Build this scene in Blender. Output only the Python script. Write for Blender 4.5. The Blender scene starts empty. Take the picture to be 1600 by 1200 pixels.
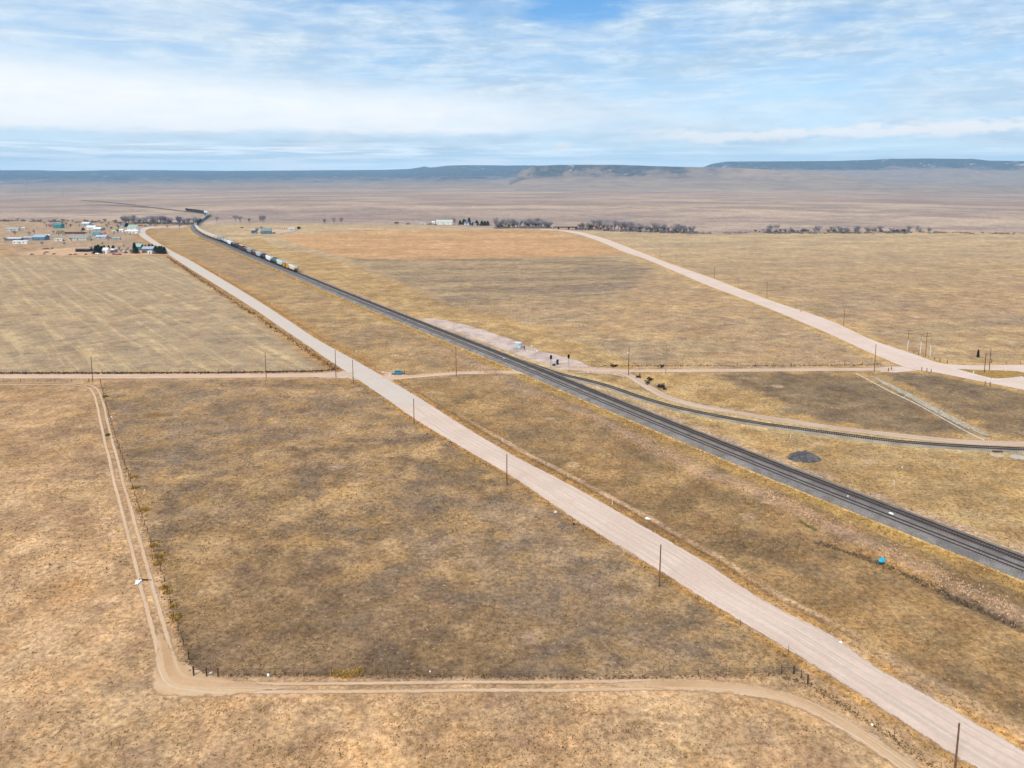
import bpy, math, random
import numpy as np
from mathutils import Vector, Matrix, noise as mnoise
R = math.radians
random.seed(7); rng = np.random.default_rng(7)
scn = bpy.context.scene
COL = scn.collection
# ------------------------------------------------------------------ camera
F = 1200.0; YH = 262.0; CAMH = 80.0
PITCH = R(8.0); YP = YH + F * math.tan(PITCH)      # the photograph's verticals are nearly upright: a level-ish lens with a downward shift
cam = bpy.data.cameras.new('camera'); camo = bpy.data.objects.new('camera', cam); COL.objects.link(camo)
camo.location = (0, 0, CAMH); camo.rotation_euler = (math.pi / 2 - PITCH, 0, 0)
cam.sensor_fit = 'HORIZONTAL'; cam.sensor_width = 36; cam.lens = 36 * F / 1600
cam.shift_y = -(600 - YP) / 1600
cam.clip_start = 0.5; cam.clip_end = 90000
scn.camera = camo
CT, ST = math.cos(PITCH), math.sin(PITCH)
def P(px, py, z=0.0):
    """ground point seen at a pixel of the 1600x1200 photograph"""
    u = (px - 800) / F; v = (YP - py) / F
    d = (u, CT + v * ST, -ST + v * CT); t = (z - CAMH) / d[2]
    return Vector((t * d[0], t * d[1], z))
def mpp(py): # metres per photo pixel (across) at ground row py
    p = P(800, py); return math.hypot(p.y, CAMH) * math.cos(math.atan(abs(YP - py) / F)) / F
# ------------------------------------------------------------------ light
scn.view_settings.view_transform = 'Standard'; scn.view_settings.look = 'None'
scn.view_settings.gamma = 1; scn.view_settings.use_curve_mapping = False
scn.view_settings.exposure = 0.92
SUN_EL, SUN_AZ = 42.0, 215.0      # sun high, behind and left of the camera (azimuth clockwise from +Y)
sun = bpy.data.lights.new('sun', 'SUN'); sun.energy = 1.5; sun.angle = R(12); sun.color = (1.0, 0.93, 0.84)
suno = bpy.data.objects.new('sun', sun); COL.objects.link(suno)
sd = Vector((math.sin(R(SUN_AZ)) * math.cos(R(SUN_EL)), math.cos(R(SUN_AZ)) * math.cos(R(SUN_EL)), math.sin(R(SUN_EL))))
suno.rotation_euler = sd.to_track_quat('Z', 'Y').to_euler(); suno.location = (0, 0, 300)

# ------------------------------------------------------------------ node expressions
class X:
    def __init__(s, nt, sock): s.nt = nt; s.s = sock
    def _m(s, op, *a, clamp=False):
        n = s.nt.nodes.new('ShaderNodeMath'); n.operation = op; n.use_clamp = clamp
        for i, v in enumerate((s,) + a):
            if isinstance(v, X): s.nt.links.new(v.s, n.inputs[i])
            else: n.inputs[i].default_value = v
        return X(s.nt, n.outputs[0])
    def __add__(s, o): return s._m('ADD', o)
    __radd__ = __add__
    def __mul__(s, o): return s._m('MULTIPLY', o)
    __rmul__ = __mul__
    def __sub__(s, o): return s._m('SUBTRACT', o)
    def __rsub__(s, o): return (s * -1) + o
    def __truediv__(s, o): return s._m('DIVIDE', o)
    def abs(s): return s._m('ABSOLUTE')
    def min(s, o): return s._m('MINIMUM', o)
    def max(s, o): return s._m('MAXIMUM', o)
    def clamp(s): return s._m('ADD', 0.0, clamp=True)
class NT:
    def __init__(s, tree): s.t = tree; tree.nodes.clear()
    def new(s, k): return s.t.nodes.new(k)
    def ln(s, a, b): s.t.links.new(a.s if isinstance(a, X) else a, b)
    def pos(s): return X(s.t, s.new('ShaderNodeNewGeometry').outputs['Position'])
    def uv(s):
        n = s.new('ShaderNodeUVMap'); n.uv_map = 'uv'; return X(s.t, n.outputs[0])
    def obj(s): return X(s.t, s.new('ShaderNodeTexCoord').outputs['Object'])
    def attr(s, name, color=False):
        n = s.new('ShaderNodeAttribute'); n.attribute_name = name
        return X(s.t, n.outputs['Color' if color else 'Fac'])
    def xyz(s, v):
        n = s.new('ShaderNodeSeparateXYZ'); s.ln(v, n.inputs[0]); return [X(s.t, n.outputs[i]) for i in range(3)]
    def comb(s, x, y, z=0.0):
        n = s.new('ShaderNodeCombineXYZ')
        for i, v in enumerate((x, y, z)):
            if isinstance(v, X): s.ln(v, n.inputs[i])
            else: n.inputs[i].default_value = v
        return X(s.t, n.outputs[0])
    def mapv(s, v, sc=(1, 1, 1), rot=0, loc=(0, 0, 0)):
        if rot:
            v = s.mapv(v, rot=0, sc=(1, 1, 1), loc=(0, 0, 0.0001)); v.s.node.inputs['Rotation'].default_value = (0, 0, rot); rot = 0
        n = s.new('ShaderNodeMapping'); s.ln(v, n.inputs[0]); n.vector_type = 'POINT'
        n.inputs['Scale'].default_value = sc; n.inputs['Rotation'].default_value = (0, 0, rot); n.inputs['Location'].default_value = loc
        return X(s.t, n.outputs[0])
    def noise(s, v, sc, det=4, rough=0.55, dist=0.0, color=False):
        n = s.new('ShaderNodeTexNoise'); s.ln(v, n.inputs['Vector'])
        n.inputs['Scale'].default_value = sc; n.inputs['Detail'].default_value = det
        n.inputs['Roughness'].default_value = rough; n.inputs['Distortion'].default_value = dist
        return X(s.t, n.outputs['Color' if color else 'Fac'])
    def voro(s, v, sc, out='Distance', rnd=1.0):
        n = s.new('ShaderNodeTexVoronoi'); s.ln(v, n.inputs['Vector']); n.inputs['Scale'].default_value = sc
        n.inputs['Randomness'].default_value = rnd
        return X(s.t, n.outputs[out])
    def sm(s, e, a, b, o0=0.0, o1=1.0, smooth=True):
        n = s.new('ShaderNodeMapRange'); n.interpolation_type = 'SMOOTHSTEP' if smooth else 'LINEAR'; n.clamp = True
        s.ln(e, n.inputs[0]); n.inputs[1].default_value = a; n.inputs[2].default_value = b
        n.inputs[3].default_value = o0; n.inputs[4].default_value = o1
        return X(s.t, n.outputs[0])
    def mix(s, f, a, b, mode='MIX'):
        n = s.new('ShaderNodeMix'); n.data_type = 'RGBA'; n.blend_type = mode
        for v, i in ((f, 0), (a, 6), (b, 7)):
            if isinstance(v, X): s.ln(v, n.inputs[i])
            elif i == 0: n.inputs[0].default_value = v
            else: n.inputs[i].default_value = tuple(v)[:3] + (1,)
        return X(s.t, n.outputs[2])
    def scale(s, c, f):       # colour * scalar
        return s.mix(1.0, c, s.comb(f, f, f), 'MULTIPLY')
    def bump(s, h, strength=0.5, dist=0.1):
        n = s.new('ShaderNodeBump'); n.inputs['Strength'].default_value = strength; n.inputs['Distance'].default_value = dist
        s.ln(h, n.inputs['Height']); return n.outputs[0]
    def bsdf(s, col, rough=0.9, bump=None, metal=0.0, spec=0.2, alpha=None):
        n = s.new('ShaderNodeBsdfPrincipled')
        if isinstance(col, X): s.ln(col, n.inputs['Base Color'])
        else: n.inputs['Base Color'].default_value = tuple(col)[:3] + (1,)
        n.inputs['Metallic'].default_value = metal; n.inputs['Specular IOR Level'].default_value = spec
        if isinstance(rough, X): s.ln(rough, n.inputs['Roughness'])
        else: n.inputs['Roughness'].default_value = rough
        if bump is not None: s.ln(bump, n.inputs['Normal'])
        if alpha is not None: s.ln(alpha, n.inputs['Alpha'])
        o = s.new('ShaderNodeOutputMaterial'); s.ln(n.outputs[0], o.inputs[0]); return n
K = 1.43
def lin(v): v /= 255.0; return v / 12.92 if v <= 0.04045 else ((v + 0.055) / 1.055) ** 2.4
def S(r, g, b, k=K): return (lin(r) / k, lin(g) / k, lin(b) / k)
def newmat(name):
    m = bpy.data.materials.new(name); m.use_nodes = True; return m, NT(m.node_tree)

# ------------------------------------------------------------------ sky (clear blue Nishita behind cloud sheets)
world = bpy.data.worlds.new('World'); scn.world = world; world.use_nodes = True
w = NT(world.node_tree)
sky = w.new('ShaderNodeTexSky'); sky.sky_type = 'NISHITA'; sky.sun_disc = False
sky.sun_elevation = R(SUN_EL); sky.sun_rotation = R(SUN_AZ); sky.altitude = 1600; sky.air_density = 1.0; sky.dust_density = 0.6; sky.ozone_density = 2.5
d3 = X(w.t, w.new('ShaderNodeTexCoord').outputs['Generated'])
dx, dy, dz = w.xyz(d3)
az = w.t.nodes.new('ShaderNodeMath'); az.operation = 'ARCTAN2'; w.ln(dx, az.inputs[0]); w.ln(dy, az.inputs[1]); az = X(w.t, az.outputs[0]) * 57.2958
el = dz._m('ARCSINE') * 57.2958                      # degrees
# cloud sheet texture: long streaks at low elevation
cv = w.comb(az * 0.055, el * 0.42, 0.0)
warp = w.noise(w.comb(az * 0.05, el * 0.2, 3.0), 1.3, 3)
n1 = w.noise(w.comb(az * 0.065, el * 0.24 + warp * 0.8, 0.0), 1.0, 6, 0.55)
n2 = w.noise(w.comb(az * 0.15, el * 0.75 + warp * 0.6, 5.0), 1.0, 6, 0.55)
n3 = w.noise(w.comb(az * 0.35, el * 1.6, 9.0), 1.0, 6, 0.6)
cov = (n1 * 0.55 + n2 * 0.45)
cov = w.sm(cov, 0.34, 0.60)
# overhead and behind the camera the sheet is broken cloud, brightened for the lighting
# blue openings near the top of the view
def blob(a0, e0, sa, se):
    q = ((az - a0) * (az - a0)) * (1 / sa ** 2) + ((el - e0) * (el - e0)) * (1 / se ** 2)
    return w.sm(q + (n3 - 0.5) * 1.3, 1.6, 0.0)
def blobs(lst):
    r = None
    for b in lst:
        k = blob(*b[:4]) * b[4]; r = k if r is None else r.max(k)
    return r
opens = blobs([(4.6, 11.2, 4.2, 1.4, 0.9), (-33.5, 11.6, 5.0, 1.2, 0.75), (-9.5, 11.8, 3.0, 0.7, 0.4), (24, 6.0, 14, 1.5, 0.18), (13, 9, 9, 1.0, 0.12), (3.0, 1.3, 4.5, 0.75, 0.45), (22, 1.1, 16, 0.55, 0.3)])
# deeper blue just above the horizon, pale low strip
blue = w.mix(w.sm(el, 0.0, 13.0), (0.40, 0.56, 0.66), (0.06, 0.20, 0.42))
nis = w.mix(1.0, X(w.t, sky.outputs[0]), (0.10, 0.10, 0.10), 'MULTIPLY')
skyc = w.mix(w.sm(el, 10.0, 40.0, 0.15, 0.9), blue, nis)
grey = w.mix(w.sm(n2 * 0.6 + n3 * 0.4, 0.36, 0.62), (0.275, 0.365, 0.465), (0.42, 0.485, 0.535))
mott = w.noise(w.comb(az * 0.24, el * 0.85 + warp, 30.0), 1.0, 8, 0.68)
grey = w.mix(w.sm(mott, 0.40, 0.62) * 0.7 * w.sm(el, 3.0, 8.0, 0.5, 1.0), grey, (0.215, 0.31, 0.42))
grey = w.mix(w.sm(az, -5.0, -30.0) * 0.5, grey, (0.46, 0.505, 0.54))
top = w.mix(w.sm(el, 13.0, 35.0, 0.0, 1.0), grey, (0.62, 0.65, 0.69))  # unseen overhead cloud set brighter to hold up the scene's light
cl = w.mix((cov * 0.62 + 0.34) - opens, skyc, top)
# the bright bank, thick on the left, thinning right
lo = w.sm(el + (n3 - 0.5) * 0.7 + (n2 - .5) * .6, 2.15, 2.75)
hi = w.sm(el + (n2 - 0.5) * 2.2 + az * 0.045, 6.4, 3.6)
bank = lo * hi * w.sm(az + (n1 - 0.5) * 30, 16.0, -8.0, 0.12, 1.0)
cl = w.mix(bank * w.sm(mott, 0.30, 0.60, 0.70, 1.0) * 0.92, cl, (0.575, 0.58, 0.585))
# soft puffs along the right horizon
pe = 1.95 + az * 0.018
puff = w.sm((el - pe).abs() * 1.5 + (w.noise(w.comb(az * 0.5, el * 1.3, 2.0), 1.0, 5, 0.6) - 0.5) * 3.0, 0.95, 0.15) * w.sm(az, 6.0, 14.0, 0.0, 1.0)
puff = puff.max(blob(3.7, 1.55, 0.8, 0.35) * 0.9)
cl = w.mix(puff * 0.85, cl, (0.56, 0.56, 0.56))
wisps = w.sm(w.noise(w.comb(az * 0.16, el * 2.2 + warp * 1.2, 12.0), 1.0, 5, 0.5), 0.52, 0.68) * w.sm(el, 3.0, 4.5) * w.sm(el, 11.0, 8.0)
cl = w.mix(wisps * 0.28, cl, (0.50, 0.53, 0.55))
thin = w.sm(w.noise(w.comb(az * 0.12, el * 3.0, 20.0), 1.0, 5, 0.55), 0.42, 0.66) * w.sm(el, 2.6, 0.5) * w.sm(az, 12.0, -8.0, 0.45, 0.95)
cl = w.mix(thin, cl, (0.56, 0.60, 0.62))
cl = w.mix(w.sm(el, 1.5, -0.1) * 0.6, cl, (0.70, 0.88, 1.0))
cl = w.mix(w.sm(w.noise(w.comb(az * 0.16, el * 3.4, 41.0), 1.0, 6, 0.6), 0.46, 0.60) * w.sm(el, 2.1, 0.9) * w.sm(az, 14.0, -6.0, 0.35, 0.85), cl, (0.74, 0.77, 0.79))
cl = w.mix(w.sm(el, -0.5, -3.0), cl, (0.22, 0.18, 0.13))
bg = w.new('ShaderNodeBackground'); w.ln(cl, bg.inputs[0]); bg.inputs[1].default_value = 1.0
wo = w.new('ShaderNodeOutputWorld'); w.ln(bg.outputs[0], wo.inputs[0])

# ------------------------------------------------------------------ mesh helpers
def tag(o, label=None, cat=None, group=None, kind=None):
    if label: o['label'] = label
    if cat: o['category'] = cat
    if group: o['group'] = group
    if kind: o['kind'] = kind
    return o
def link(o, parent=None):
    COL.objects.link(o)
    if parent: o.parent = parent
    return o
def empty(name, loc, rz=0.0, label=None, cat=None, group=None):
    o = bpy.data.objects.new(name, None); o.empty_display_size = 0.5
    COL.objects.link(o); o.location = loc; o.rotation_euler = (0, 0, rz)
    return tag(o, label, cat, group)
class MB:
    def __init__(s): s.v = []; s.f = []
    def add(s, vs, fs):
        b = len(s.v); s.v += [tuple(v) for v in vs]; s.f += [tuple(i + b for i in f) for f in fs]; return s
    def box(s, c, size, rz=0.0, top=1.0):
        x, y, z = size[0] / 2, size[1] / 2, size[2] / 2; c_, s_ = math.cos(rz), math.sin(rz); vs = []
        for dz, t in ((-z, 1.0), (z, top)):
            for dx, dy in ((-x, -y), (x, -y), (x, y), (-x, y)):
                a, b = dx * t, dy * t; vs.append((c[0] + a * c_ - b * s_, c[1] + a * s_ + b * c_, c[2] + dz))
        return s.add(vs, [(0, 3, 2, 1), (4, 5, 6, 7), (0, 1, 5, 4), (1, 2, 6, 5), (2, 3, 7, 6), (3, 0, 4, 7)])
    def tube(s, p0, p1, r0, r1=None, n=8, cap=True):
        r1 = r0 if r1 is None else r1; p0 = Vector(p0); p1 = Vector(p1); d = (p1 - p0)
        if d.length < 1e-6: return s
        q = d.to_track_quat('Z', 'Y'); vs = []
        for p, r in ((p0, r0), (p1, r1)):
            for i in range(n):
                a = 2 * math.pi * i / n; vs.append(p + q @ Vector((r * math.cos(a), r * math.sin(a), 0)))
        fs = [(i, (i + 1) % n, n + (i + 1) % n, n + i) for i in range(n)]
        if cap: fs += [tuple(range(n - 1, -1, -1)), tuple(range(n, 2 * n))]
        return s.add(vs, fs)
    def prism(s, prof, x0, x1, axis='x'):       # profile of (y,z) extruded along x
        n = len(prof)
        if axis == 'x': vs = [(x0, a, b) for a, b in prof] + [(x1, a, b) for a, b in prof]
        else: vs = [(a, x0, b) for a, b in prof] + [(a, x1, b) for a, b in prof]
        fs = [(i, (i + 1) % n, n + (i + 1) % n, n + i) for i in range(n)] + [tuple(range(n - 1, -1, -1)), tuple(range(n, 2 * n))]
        return s.add(vs, fs)
    def loft(s, rings, cap=True):               # rings: lists of equal length of points
        n = len(rings[0]); vs = [p for r in rings for p in r]; fs = []
        for k in range(len(rings) - 1):
            fs += [(k * n + i, k * n + (i + 1) % n, (k + 1) * n + (i + 1) % n, (k + 1) * n + i) for i in range(n)]
        if cap: fs += [tuple(range(n - 1, -1, -1)), tuple((len(rings) - 1) * n + i for i in range(n))]
        return s.add(vs, fs)
    def mesh(s, name):
        me = bpy.data.meshes.new(name); me.from_pydata(s.v, [], s.f); me.update(); return me
    def build(s, name, mat, parent=None, smooth=False, bevel=0.0, label=None):
        me = s.mesh(name); me.materials.append(mat)
        bm = __import__('bmesh').new(); bm.from_mesh(me)
        __import__('bmesh').ops.recalc_face_normals(bm, faces=bm.faces)
        if bevel:
            __import__('bmesh').ops.bevel(bm, geom=list(bm.edges), offset=bevel, segments=1, affect='EDGES', clamp_overlap=True)
        bm.to_mesh(me); bm.free()
        if smooth: me.polygons.foreach_set('use_smooth', [True] * len(me.polygons))
        o = bpy.data.objects.new(name, me); link(o, parent)
        if label: o['label'] = label
        return o
def copy_tree(o, parent=None):
    c = o.copy(); COL.objects.link(c)
    if parent: c.parent = parent
    for ch in o.children: copy_tree(ch, c)
    return c
def bigmesh(name, verts, faces, mat, uv=None, attrs=None, smooth=True):
    """verts (n,3) array, faces (m,4) or (m,3) array"""
    me = bpy.data.meshes.new(name); verts = np.asarray(verts, np.float32); faces = np.asarray(faces, np.int32)
    k = faces.shape[1]
    me.vertices.add(len(verts)); me.vertices.foreach_set('co', verts.ravel())
    me.loops.add(faces.size); me.loops.foreach_set('vertex_index', faces.ravel())
    me.polygons.add(len(faces)); me.polygons.foreach_set('loop_start', np.arange(0, faces.size, k, dtype=np.int32))
    if smooth: me.polygons.foreach_set('use_smooth', np.ones(len(faces), bool))
    if uv is not None:
        l = me.uv_layers.new(name='uv'); l.data.foreach_set('uv', np.asarray(uv, np.float32)[faces.ravel()].ravel())
    for nm, arr in (attrs or {}).items():
        arr = np.asarray(arr, np.float32)
        if arr.ndim == 1:
            a = me.attributes.new(nm, 'FLOAT', 'POINT'); a.data.foreach_set('value', arr)
        else:
            a = me.attributes.new(nm, 'FLOAT_COLOR', 'POINT'); a.data.foreach_set('color', np.c_[arr, np.ones(len(arr))].astype(np.float32).ravel())
    me.materials.append(mat); me.update(); me.validate()
    o = bpy.data.objects.new(name, me); COL.objects.link(o); return o
def resample(pts, step):
    pts = np.array([tuple(p)[:2] for p in pts], float)
    d = np.r_[0, np.cumsum(np.hypot(*np.diff(pts, axis=0).T))]
    # chord-length Catmull-Rom through the points
    out = []; n = len(pts); m = np.zeros_like(pts)
    for i in range(n):
        a, b = max(i - 1, 0), min(i + 1, n - 1); m[i] = (pts[b] - pts[a]) / (d[b] - d[a])
    L = d[-1]; ts = np.linspace(0, L, max(2, int(L / step) + 1))
    idx = np.clip(np.searchsorted(d, ts, side='right') - 1, 0, n - 2)
    h = (d[idx + 1] - d[idx]); t = ((ts - d[idx]) / h)[:, None]; h = h[:, None]
    return (2 * t**3 - 3 * t**2 + 1) * pts[idx] + (t**3 - 2 * t**2 + t) * h * m[idx] + (-2 * t**3 + 3 * t**2) * pts[idx + 1] + (t**3 - t**2) * h * m[idx + 1]
def normals2(c):
    t = np.gradient(c, axis=0); t /= np.linalg.norm(t, axis=1)[:, None]; return np.c_[t[:, 1], -t[:, 0]], t
def gpts(px, z=0.0): return [P(x, y, z) for x, y in px]

def seg_dist(q, pts, closed=False):
    """distance of points q (n,2) to a polyline, and signed side of the nearest segment"""
    pts = np.asarray(pts, float)
    if closed: pts = np.vstack([pts, pts[:1]])
    best = np.full(len(q), 1e18); side = np.ones(len(q)); along = np.zeros(len(q)); s0 = 0
    for a, b in zip(pts[:-1], pts[1:]):
        d = b - a; L2 = (d**2).sum(); L = math.sqrt(L2)
        if L2 < 1e-9: continue
        t = np.clip(((q - a) @ d) / L2, 0, 1); e = q - a - t[:, None] * d; r = (e**2).sum(1)
        m = r < best; best[m] = r[m]; c = d[0] * (q[:, 1] - a[1]) - d[1] * (q[:, 0] - a[0])
        side[m] = np.where(c[m] > 0, 1, -1); along[m] = s0 + t[m] * L; s0 += L
    return np.sqrt(best), side, along
def inside(q, poly):
    poly = np.asarray(poly, float); r = np.zeros(len(q), bool); n = len(poly)
    for i in range(n):
        x1, y1 = poly[i]; x2, y2 = poly[(i + 1) % n]
        c = ((y1 > q[:, 1]) != (y2 > q[:, 1]))
        with np.errstate(divide='ignore', invalid='ignore'):
            c &= q[:, 0] < (x2 - x1) * (q[:, 1] - y1) / (y2 - y1) + x1
        r ^= c
    return r
def sdf(q, poly):
    d, _, _ = seg_dist(q, poly, True); return np.where(inside(q, poly), -d, d)
def g2(px): return np.array([tuple(P(x, y))[:2] for x, y in px])

# ------------------------------------------------------------------ plan of the place (edges read off the photograph, laid out on the ground)
A_near = [(1640, 1262), (1520, 1200), (1400, 1125), (1300, 1060), (1200, 999), (1100, 938), (1000, 875), (900, 814), (800, 746), (725, 702), (650, 657), (600, 622), (560, 595), (520, 568), (470, 534), (400, 485), (350, 453), (300, 422), (275, 406), (250, 389), (232, 378), (219, 369), (215.5, 363), (218, 358.5), (226, 355.5), (240, 353.8)]
A_far = [(1720, 1240), (1600, 1171), (1475, 1099), (1375, 1044), (1300, 992), (1200, 941), (1100, 876), (1000, 818), (900, 762), (800, 709.5), (725, 665), (660, 624), (610, 594), (565, 568), (500, 532), (450, 500), (400, 468), (345, 435), (300, 408.5), (265, 390), (245, 377.5), (233, 369.5), (227.5, 364), (228.5, 360), (234, 357.5), (242, 355.8)]
C_near = [(1720, 640), (1600, 610), (1525, 595), (1462, 582.5), (1425, 577), (1375, 558), (1300, 524), (1200, 482), (1100, 444), (1050, 422.5), (1000, 402), (975, 394), (950, 383), (920, 371.5), (895, 364.5), (870, 360.5), (845, 359.3)]
C_far = [(1720, 572), (1600, 570), (1500, 570), (1465, 566), (1425, 552), (1375, 535.5), (1300, 502), (1200, 468), (1100, 430), (1050, 413), (1000, 393.5), (975, 384), (950, 374.5), (925, 367), (900, 361.5), (872, 358.8), (845, 357.8)]
B_c = [(-150, 588.3), (0, 588.3), (150, 588.2), (300, 587.8), (420, 587), (500, 586), (560, 583.5)]
E_c = [(585, 591), (620, 590.5), (660, 587), (700, 583.8), (750, 582), (800, 581.6), (850, 583)]
G_c = [(880, 575), (912, 577.5), (1000, 579.3), (1100, 579), (1200, 578.3), (1300, 577.5), (1395, 577)]
SV_c = [(955, 578), (985, 588), (1010, 603), (1040, 620), (1090, 634), (1150, 645), (1210, 655), (1300, 668), (1400, 680), (1500, 690), (1600, 694), (1720, 696)]
D_c = [(-200, 600.5), (0, 600), (80, 600), (120, 601), (140, 604.5), (150, 613), (157, 635), (165, 670), (176, 715), (190, 770), (205, 825), (222, 890), (240, 955), (255, 1010), (262, 1040), (275, 1062), (310, 1071), (380, 1075), (500, 1075), (700, 1073), (860, 1073), (1000, 1070), (1100, 1072), (1180, 1080), (1250, 1098), (1310, 1128), (1370, 1165), (1440, 1215), (1500, 1260)]
UP_px = [(1760, 936), (1600, 874), (1400, 797.5), (1200, 720.5), (1000, 641), (800, 559.5), (637, 495.5), (550, 461), (462, 425), (400, 400), (345, 377.3), (322.5, 368.6), (311, 361.5), (306, 354.5), (308.5, 349.5), (316.5, 344), (324, 339.5), (326.5, 336), (320, 333.6), (296, 330.4), (274, 328), (240, 324), (200, 319), (160, 315), (130, 313)]
SP_px = [(760, 543.5), (800, 558), (850, 575.5), (880, 585), (915, 593), (950, 602.5), (1000, 619.5), (1050, 634), (1100, 645), (1150, 654.5), (1200, 662.5), (1300, 676), (1400, 688.5), (1500, 696), (1600, 701), (1760, 707)]
UP = resample(gpts(UP_px, 0.7), 2.0)
nU, tU = normals2(UP)
if P(1600, 900).xy.to_tuple() and ((np.array(P(1500, 900).xy) - UP[np.argmin(np.hypot(*(UP - np.array(P(1500, 900).xy)).T))]) @ nU[5]) < 0: nU = -nU
LOW = UP + nU * 4.4                      # the near track of the pair
MID = UP + nU * 2.2
SP = resample(gpts(SP_px, 0.5), 1.5)

# ------------------------------------------------------------------ ground sheet to the horizon
sky_px = [(-3000, 266), (-400, 267), (0, 266), (60, 266), (100, 267.3), (180, 266), (250, 266), (350, 267), (450, 266.5), (600, 265.5), (640, 264), (655, 261.8), (663, 260), (672, 262), (700, 258.8), (740, 258), (800, 258.6), (830, 258.5), (1000, 259), (1090, 262), (1098, 261.5), (1112, 256), (1135, 252.4), (1200, 252), (1300, 251.5), (1360, 250), (1385, 248.2), (1450, 247.8), (1520, 248.2), (1545, 251), (1600, 251.6), (2200, 253), (5000, 262)]
bench_px = [(-3000, 300), (780, 300), (815, 266), (832, 259.5), (860, 258), (940, 258.3), (1000, 259.3), (1060, 261.5), (1100, 262.5), (1160, 263.5), (1220, 267), (1300, 272), (1420, 290), (5000, 300)]
def row_z(row, Y):
    v = (YP - row) / F; return CAMH + Y * (-ST + v * CT) / (CT + v * ST)
def sstep(x): x = np.clip(x, 0, 1); return x * x * (3 - 2 * x)
def fbm(x, y, oct=5, seed=0.0):
    # cheap tileless value noise
    out = np.zeros_like(x); amp = 1.0; tot = 0
    for o in range(oct):
        xi = np.floor(x).astype(np.int64); yi = np.floor(y).astype(np.int64); fx = x - xi; fy = y - yi
        fx = fx * fx * (3 - 2 * fx); fy = fy * fy * (3 - 2 * fy)
        def h(a, b):
            k = (a * 374761393 + b * 668265263 + int(seed * 1000) * 9176 + o * 7919) & 0x7fffffff
            k = (k ^ (k >> 13)) * 1274126177 & 0x7fffffff; return ((k ^ (k >> 16)) & 0xffff) / 65535.0
        v = (h(xi, yi) * (1 - fx) + h(xi + 1, yi) * fx) * (1 - fy) + (h(xi, yi + 1) * (1 - fx) + h(xi + 1, yi + 1) * fx) * fy
        out += amp * v; tot += amp; amp *= 0.5; x = x * 2.03 + 13.7; y = y * 2.03 + 7.1
    return out / tot
az_d = np.r_[np.arange(-180, -52, 4.0), np.arange(-52, 52.01, 0.17), np.arange(56, 180.1, 4.0)]
rr = [0.0, 12, 24, 36, 46, 54, 60]
r_ = 60.0
while r_ < 20200: r_ *= 1.0085 if r_ < 2500 else 1.012; rr.append(r_)
rr = np.array(rr)
A_, R_ = np.meshgrid(np.radians(az_d), rr, indexing='ij')
GX = R_ * np.sin(A_); GY = R_ * np.cos(A_)
q = np.c_[GX.ravel(), GY.ravel()]; rq = R_.ravel(); near = rq < 2600
Ys = np.maximum(GY.ravel(), 1.0)
pxc = np.where(GY.ravel() > 0, 800 + F * GX.ravel() / (Ys * CT), 2000.0); pxc = np.clip(pxc, -2900, 4900)
base = np.interp(rq, [0, 1700, 3000, 5000, 8000, 12000, 16000, 40000], [0, 0, -26, -66, -118, -135, -120, -120])
rw = np.interp(pxc, [p[0] for p in sky_px], [p[1] for p in sky_px]); bw = np.interp(pxc, [p[0] for p in bench_px], [p[1] for p in bench_px])
Rc = np.interp(pxc, [-3000, 600, 700, 1080, 1130, 5000], [19000, 19000, 16500, 15500, 14000, 14000])
rid = fbm(q[:, 0] / 900, q[:, 1] / 900, 5, 1.0); rid2 = fbm(q[:, 0] / 260, q[:, 1] / 260, 4, 2.0)
Yc = Rc * np.cos(np.arctan2(q[:, 0], Ys))
crest = row_z(rw, Yc)
foot = np.interp(pxc, [-3000, 640, 820, 1100, 1250, 5000], [0.50, 0.50, 0.45, 0.30, 0.24, 0.24])
t = (rq - Rc * (1 - foot)) / (Rc * foot)
shape = np.where(t < 1, sstep(t) * 0.62 + 0.38 * np.clip((t - 0.80 + (rid - .5) * 0.35) / 0.17, 0, 1), 1.0)
shape = np.where(t > 1.06, np.clip(1 - (t - 1.06) * 3, 0, 1), shape)
z1 = base + (crest - base) * np.clip(shape, 0, 1)
Rb = 9200.0; tb = (rq - Rb * 0.72) / (Rb * 0.28); Yb = Rb * np.cos(np.arctan2(q[:, 0], Ys)); cb = row_z(bw, Yb)
sb = np.where(tb < 1, sstep(tb) * 0.5 + 0.5 * np.clip((tb - 0.82 + (rid - .5) * 0.5) / 0.14, 0, 1), np.clip(1 - (tb - 1) * 0.4, 0, 1))
z2 = base + np.maximum(cb - base, 0) * np.clip(sb, 0, 1)
z = np.maximum(z1, z2)
rough = np.clip((rq - 1900) / 5000, 0, 1); slope_mask = np.clip(np.maximum(np.clip(t, 0, 1) * np.clip(1.0 - t, 0, 1) * 4, np.clip(tb, 0, 1) * np.clip(1 - tb, 0, 1) * 4 * (cb > base)), 0, 1)
z += rough * ((rid - .5) * 26 + (rid2 - .5) * 8) * np.clip(1.0 - np.clip(t - 0.75, 0, 1) * 4, 0.0, 1) + slope_mask * (rid2 - 0.5) * 30
z = np.where(q[:, 1] < 0, np.minimum(z, 20), z)
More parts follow.
